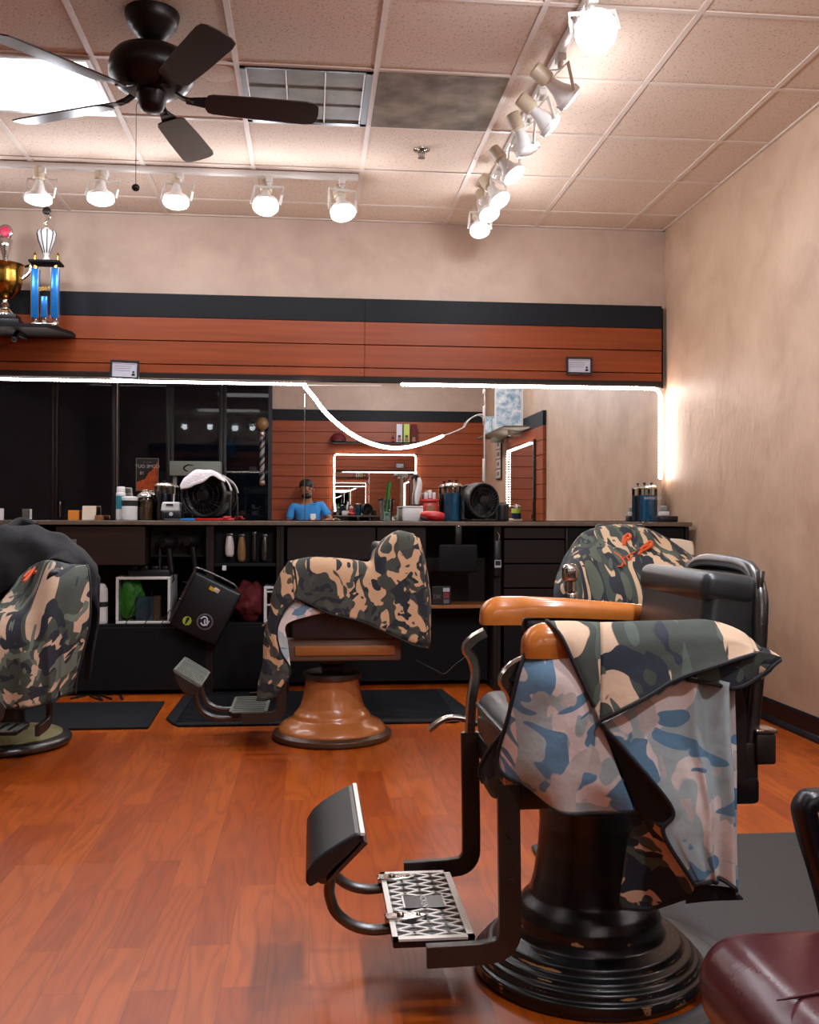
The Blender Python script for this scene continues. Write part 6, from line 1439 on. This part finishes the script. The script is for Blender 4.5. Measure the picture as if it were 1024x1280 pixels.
pel = (BX, BY-.01, .64); bel = (BX, BY-.02, .84); che = (BX-.005, BY-.005, 1.07); nk0 = (BX-.01, BY+.01, 1.21); nk1 = (BX-.015, BY+.03, 1.28)
shL, shR = (BX-.19, BY, 1.18), (BX+.17, BY, 1.18)
elL, elR = (BX-.255, BY+.04, .93), (BX+.29, BY+.10, .99)
wrL, wrR = (-.085, -.075, .955), (.095, -.075, .955)
hpL, hpR = (BX-.095, BY+.02, .62), (BX+.095, BY+.02, .62)
knL, knR = (BX-.16, BY+.42, .56), (BX+.16, BY+.42, .56); anL, anR = (BX-.16, BY+.40, .10), (BX+.16, BY+.40, .10); toL, toR = (BX-.17, BY+.56, .05), (BX+.17, BY+.56, .05)
def lerp(a, c, t): return tuple(a[i]+(c[i]-a[i])*t for i in range(3))
hd = [(BX-.018, BY+.035, 1.315), (BX-.02, BY+.03, 1.375), (BX-.02, BY+.022, 1.435), (BX-.02, BY+.02, 1.49)]
chains = [[(pel, (.13, .10)), (bel, (.125, .095)), (che, (.14, .10)), (nk0, (.065, .06)), (nk1, .05), (hd[0], (.055, .062)), (hd[1], (.072, .088)), (hd[2], (.076, .092)), (hd[3], (.05, .06))],
          [(che, (.14, .10)), (shL, .058), (lerp(shL, elL, .5), .047), (elL, .04), (lerp(elL, wrL, .4), .038), (wrL, .026)],
          [(che, (.14, .10)), (shR, .058), (lerp(shR, elR, .5), .047), (elR, .04), (lerp(elR, wrR, .4), .038), (wrR, .026)],
          [(pel, (.13, .10)), (hpL, .085), (lerp(hpL, knL, .5), .075), (knL, .055), (lerp(knL, anL, .35), .052), (anL, .035), (toL, .03)],
          [(pel, (.13, .10)), (hpR, .085), (lerp(hpR, knR, .5), .075), (knR, .055), (lerp(knR, anR, .35), .052), (anR, .035), (toR, .03)]]
for s, w in ((-1, wrL), (1, wrR)):
    palm = (s*.058, -.045, .972); kn = (s*.046, -.033, .985); chains.append([(w, .026), (palm, (.026, .017)), (kn, (.02, .014))])
    for k in range(4):
        z = .955+.016*k; L = (.86, 1., 1.02, .92)[k]
        chains.append([(kn, (.02, .014)), ((s*.043, -.020+.002*L, z), .0085), ((s*.040, -.004+.004*L, z+.002), .008), ((s*(.034-.012*L), .004, z+.003), .007)])
    chains.append([(palm, (.026, .017)), ((s*.046, -.032, 1.0), .0095), ((s*.034, -.022, 1.012), .0085), ((s*.020, -.017, 1.014), .0075)])
person = skin_mesh('person', MT['skin'], chains, at=(BX, BY, .0))
tag(person, 'person in a blue shirt seated holding up a phone, reflected in the middle mirror', 'person')
def pc(o): o.location = (0, 0, 0); return o
pc(skin_mesh('shirt', MT['shirt'], [[((BX, BY-.01, .69), (.15, .118)), (bel, (.142, .11)), (che, (.158, .118)), ((BX-.008, BY+.006, 1.19), (.085, .075)), ((BX-.01, BY+.012, 1.225), (.064, .062))], [(che, (.158, .118)), (shL, .072), (lerp(shL, elL, .45), .064), (lerp(shL, elL, .8), .062)], [(che, (.158, .118)), (shR, .072), (lerp(shR, elR, .45), .064), (lerp(shR, elR, .8), .062)]], person, at=(BX, BY, 0)))
pc(skin_mesh('trousers', MT['trouser'], [[((BX, BY-.01, .73), (.14, .112)), (pel, (.145, .115)), (hpL, .098), (lerp(hpL, knL, .5), .088), (knL, .068), (lerp(knL, anL, .4), .062), (lerp(knL, anL, .9), .055)], [(pel, (.145, .115)), (hpR, .098), (lerp(hpR, knR, .5), .088), (knR, .068), (lerp(knR, anR, .4), .062), (lerp(knR, anR, .9), .055)]], person, at=(BX, BY, 0)))
b = MB((BX, BY, 0)); hc = Vector(hd[2])
b.sph(hc+Vector((0, -.012, .022)), .088, (.95, 1.08, .95)); b.build('hair', MT['hair'], person, smooth=70)
b = MB((BX, BY, 0)); f = Vector((BX-.02, BY+.03, 1.39))
b.sph(f+Vector((0, .085, -.006)), .014, (.9, 1, 1.6)); 
for s in (-1, 1): b.sph(f+Vector((s*.078, -.004, .0)), .026, (.35, .7, 1.2))
b.build('nose_and_ears', MT['skin'], person, smooth=70)
b = MB((BX, BY, 0))
for s in (-1, 1): b.sph(f+Vector((s*.03, .078, .018)), .011, (1.2, .5, .7)); b.box(f+Vector((s*.03, .082, .038)), (.03, .008, .006))
b.sph(f+Vector((0, .074, -.05)), .02, (1.1, .5, .3)); b.build('eyes_brows_mouth', MT['hair'], person, smooth=70)
b = MB((BX, BY, 0)); b.sph(Vector((BX-.018, BY+.062, 1.312)), .055, (1, .8, .75)); b.build('beard', MT['hair'], person, smooth=70)
for x, nm in ((BX-.165, 'shoe'), (BX+.165, 'shoe')): b = MB((BX, BY, 0)); b.box((x, BY+.47, .045), (.09, .27, .085), None, .035, 4); b.build(nm, MT['shoe'], person, smooth=60)
t = thing('phone', 'phone held upright in both hands of the person in the mirror', 'phone', (0, -.012, .93)); b = MB(); b.box((0, 0, .072), (.07, .009, .144), None, .004, 3); b.build('body', MT['white'], t); b = MB(); b.box((0, -.0048, .072), (.064, .0006, .13)); b.build('screen', emit('phone_screen', '#5a6a7a', .25), t, smooth=0)
t = thing('stool', 'black stool the photographer sits on', 'stool', (BX, BY, 0)); b = MB(); b.lathe(rounded([(.16, .44), (.17, .45), (.17, .49), (.15, .50)], .01), seg=32); b.build('seat', MT['leather'], t)
for k in range(4):
    a = PI/4+k*PI/2; b = MB(); b.tube([(.11*math.cos(a), .11*math.sin(a), .445), (.155*math.cos(a), .155*math.sin(a), .0)], .014, 10); b.build('leg', MT['steel'], t)

# ================================================================== RENDER LOOK
w = bpy.data.worlds.new('night'); SC.world = w; w.use_nodes = True
w.node_tree.nodes['Background'].inputs[0].default_value = (.004, .005, .008, 1); w.node_tree.nodes['Background'].inputs[1].default_value = 1.
vs = SC.view_settings; vs.view_transform = 'Standard'; vs.look = 'None'; vs.gamma = 1.; vs.exposure = .05; vs.use_curve_mapping = False
cy = SC.cycles; cy.max_bounces = 10; cy.diffuse_bounces = 5; cy.glossy_bounces = 6; cy.transparent_max_bounces = 12; cy.transmission_bounces = 6; cy.sample_clamp_indirect = 6.; cy.caustics_reflective = False; cy.caustics_refractive = False
try: cy.use_denoising = True
except Exception: pass
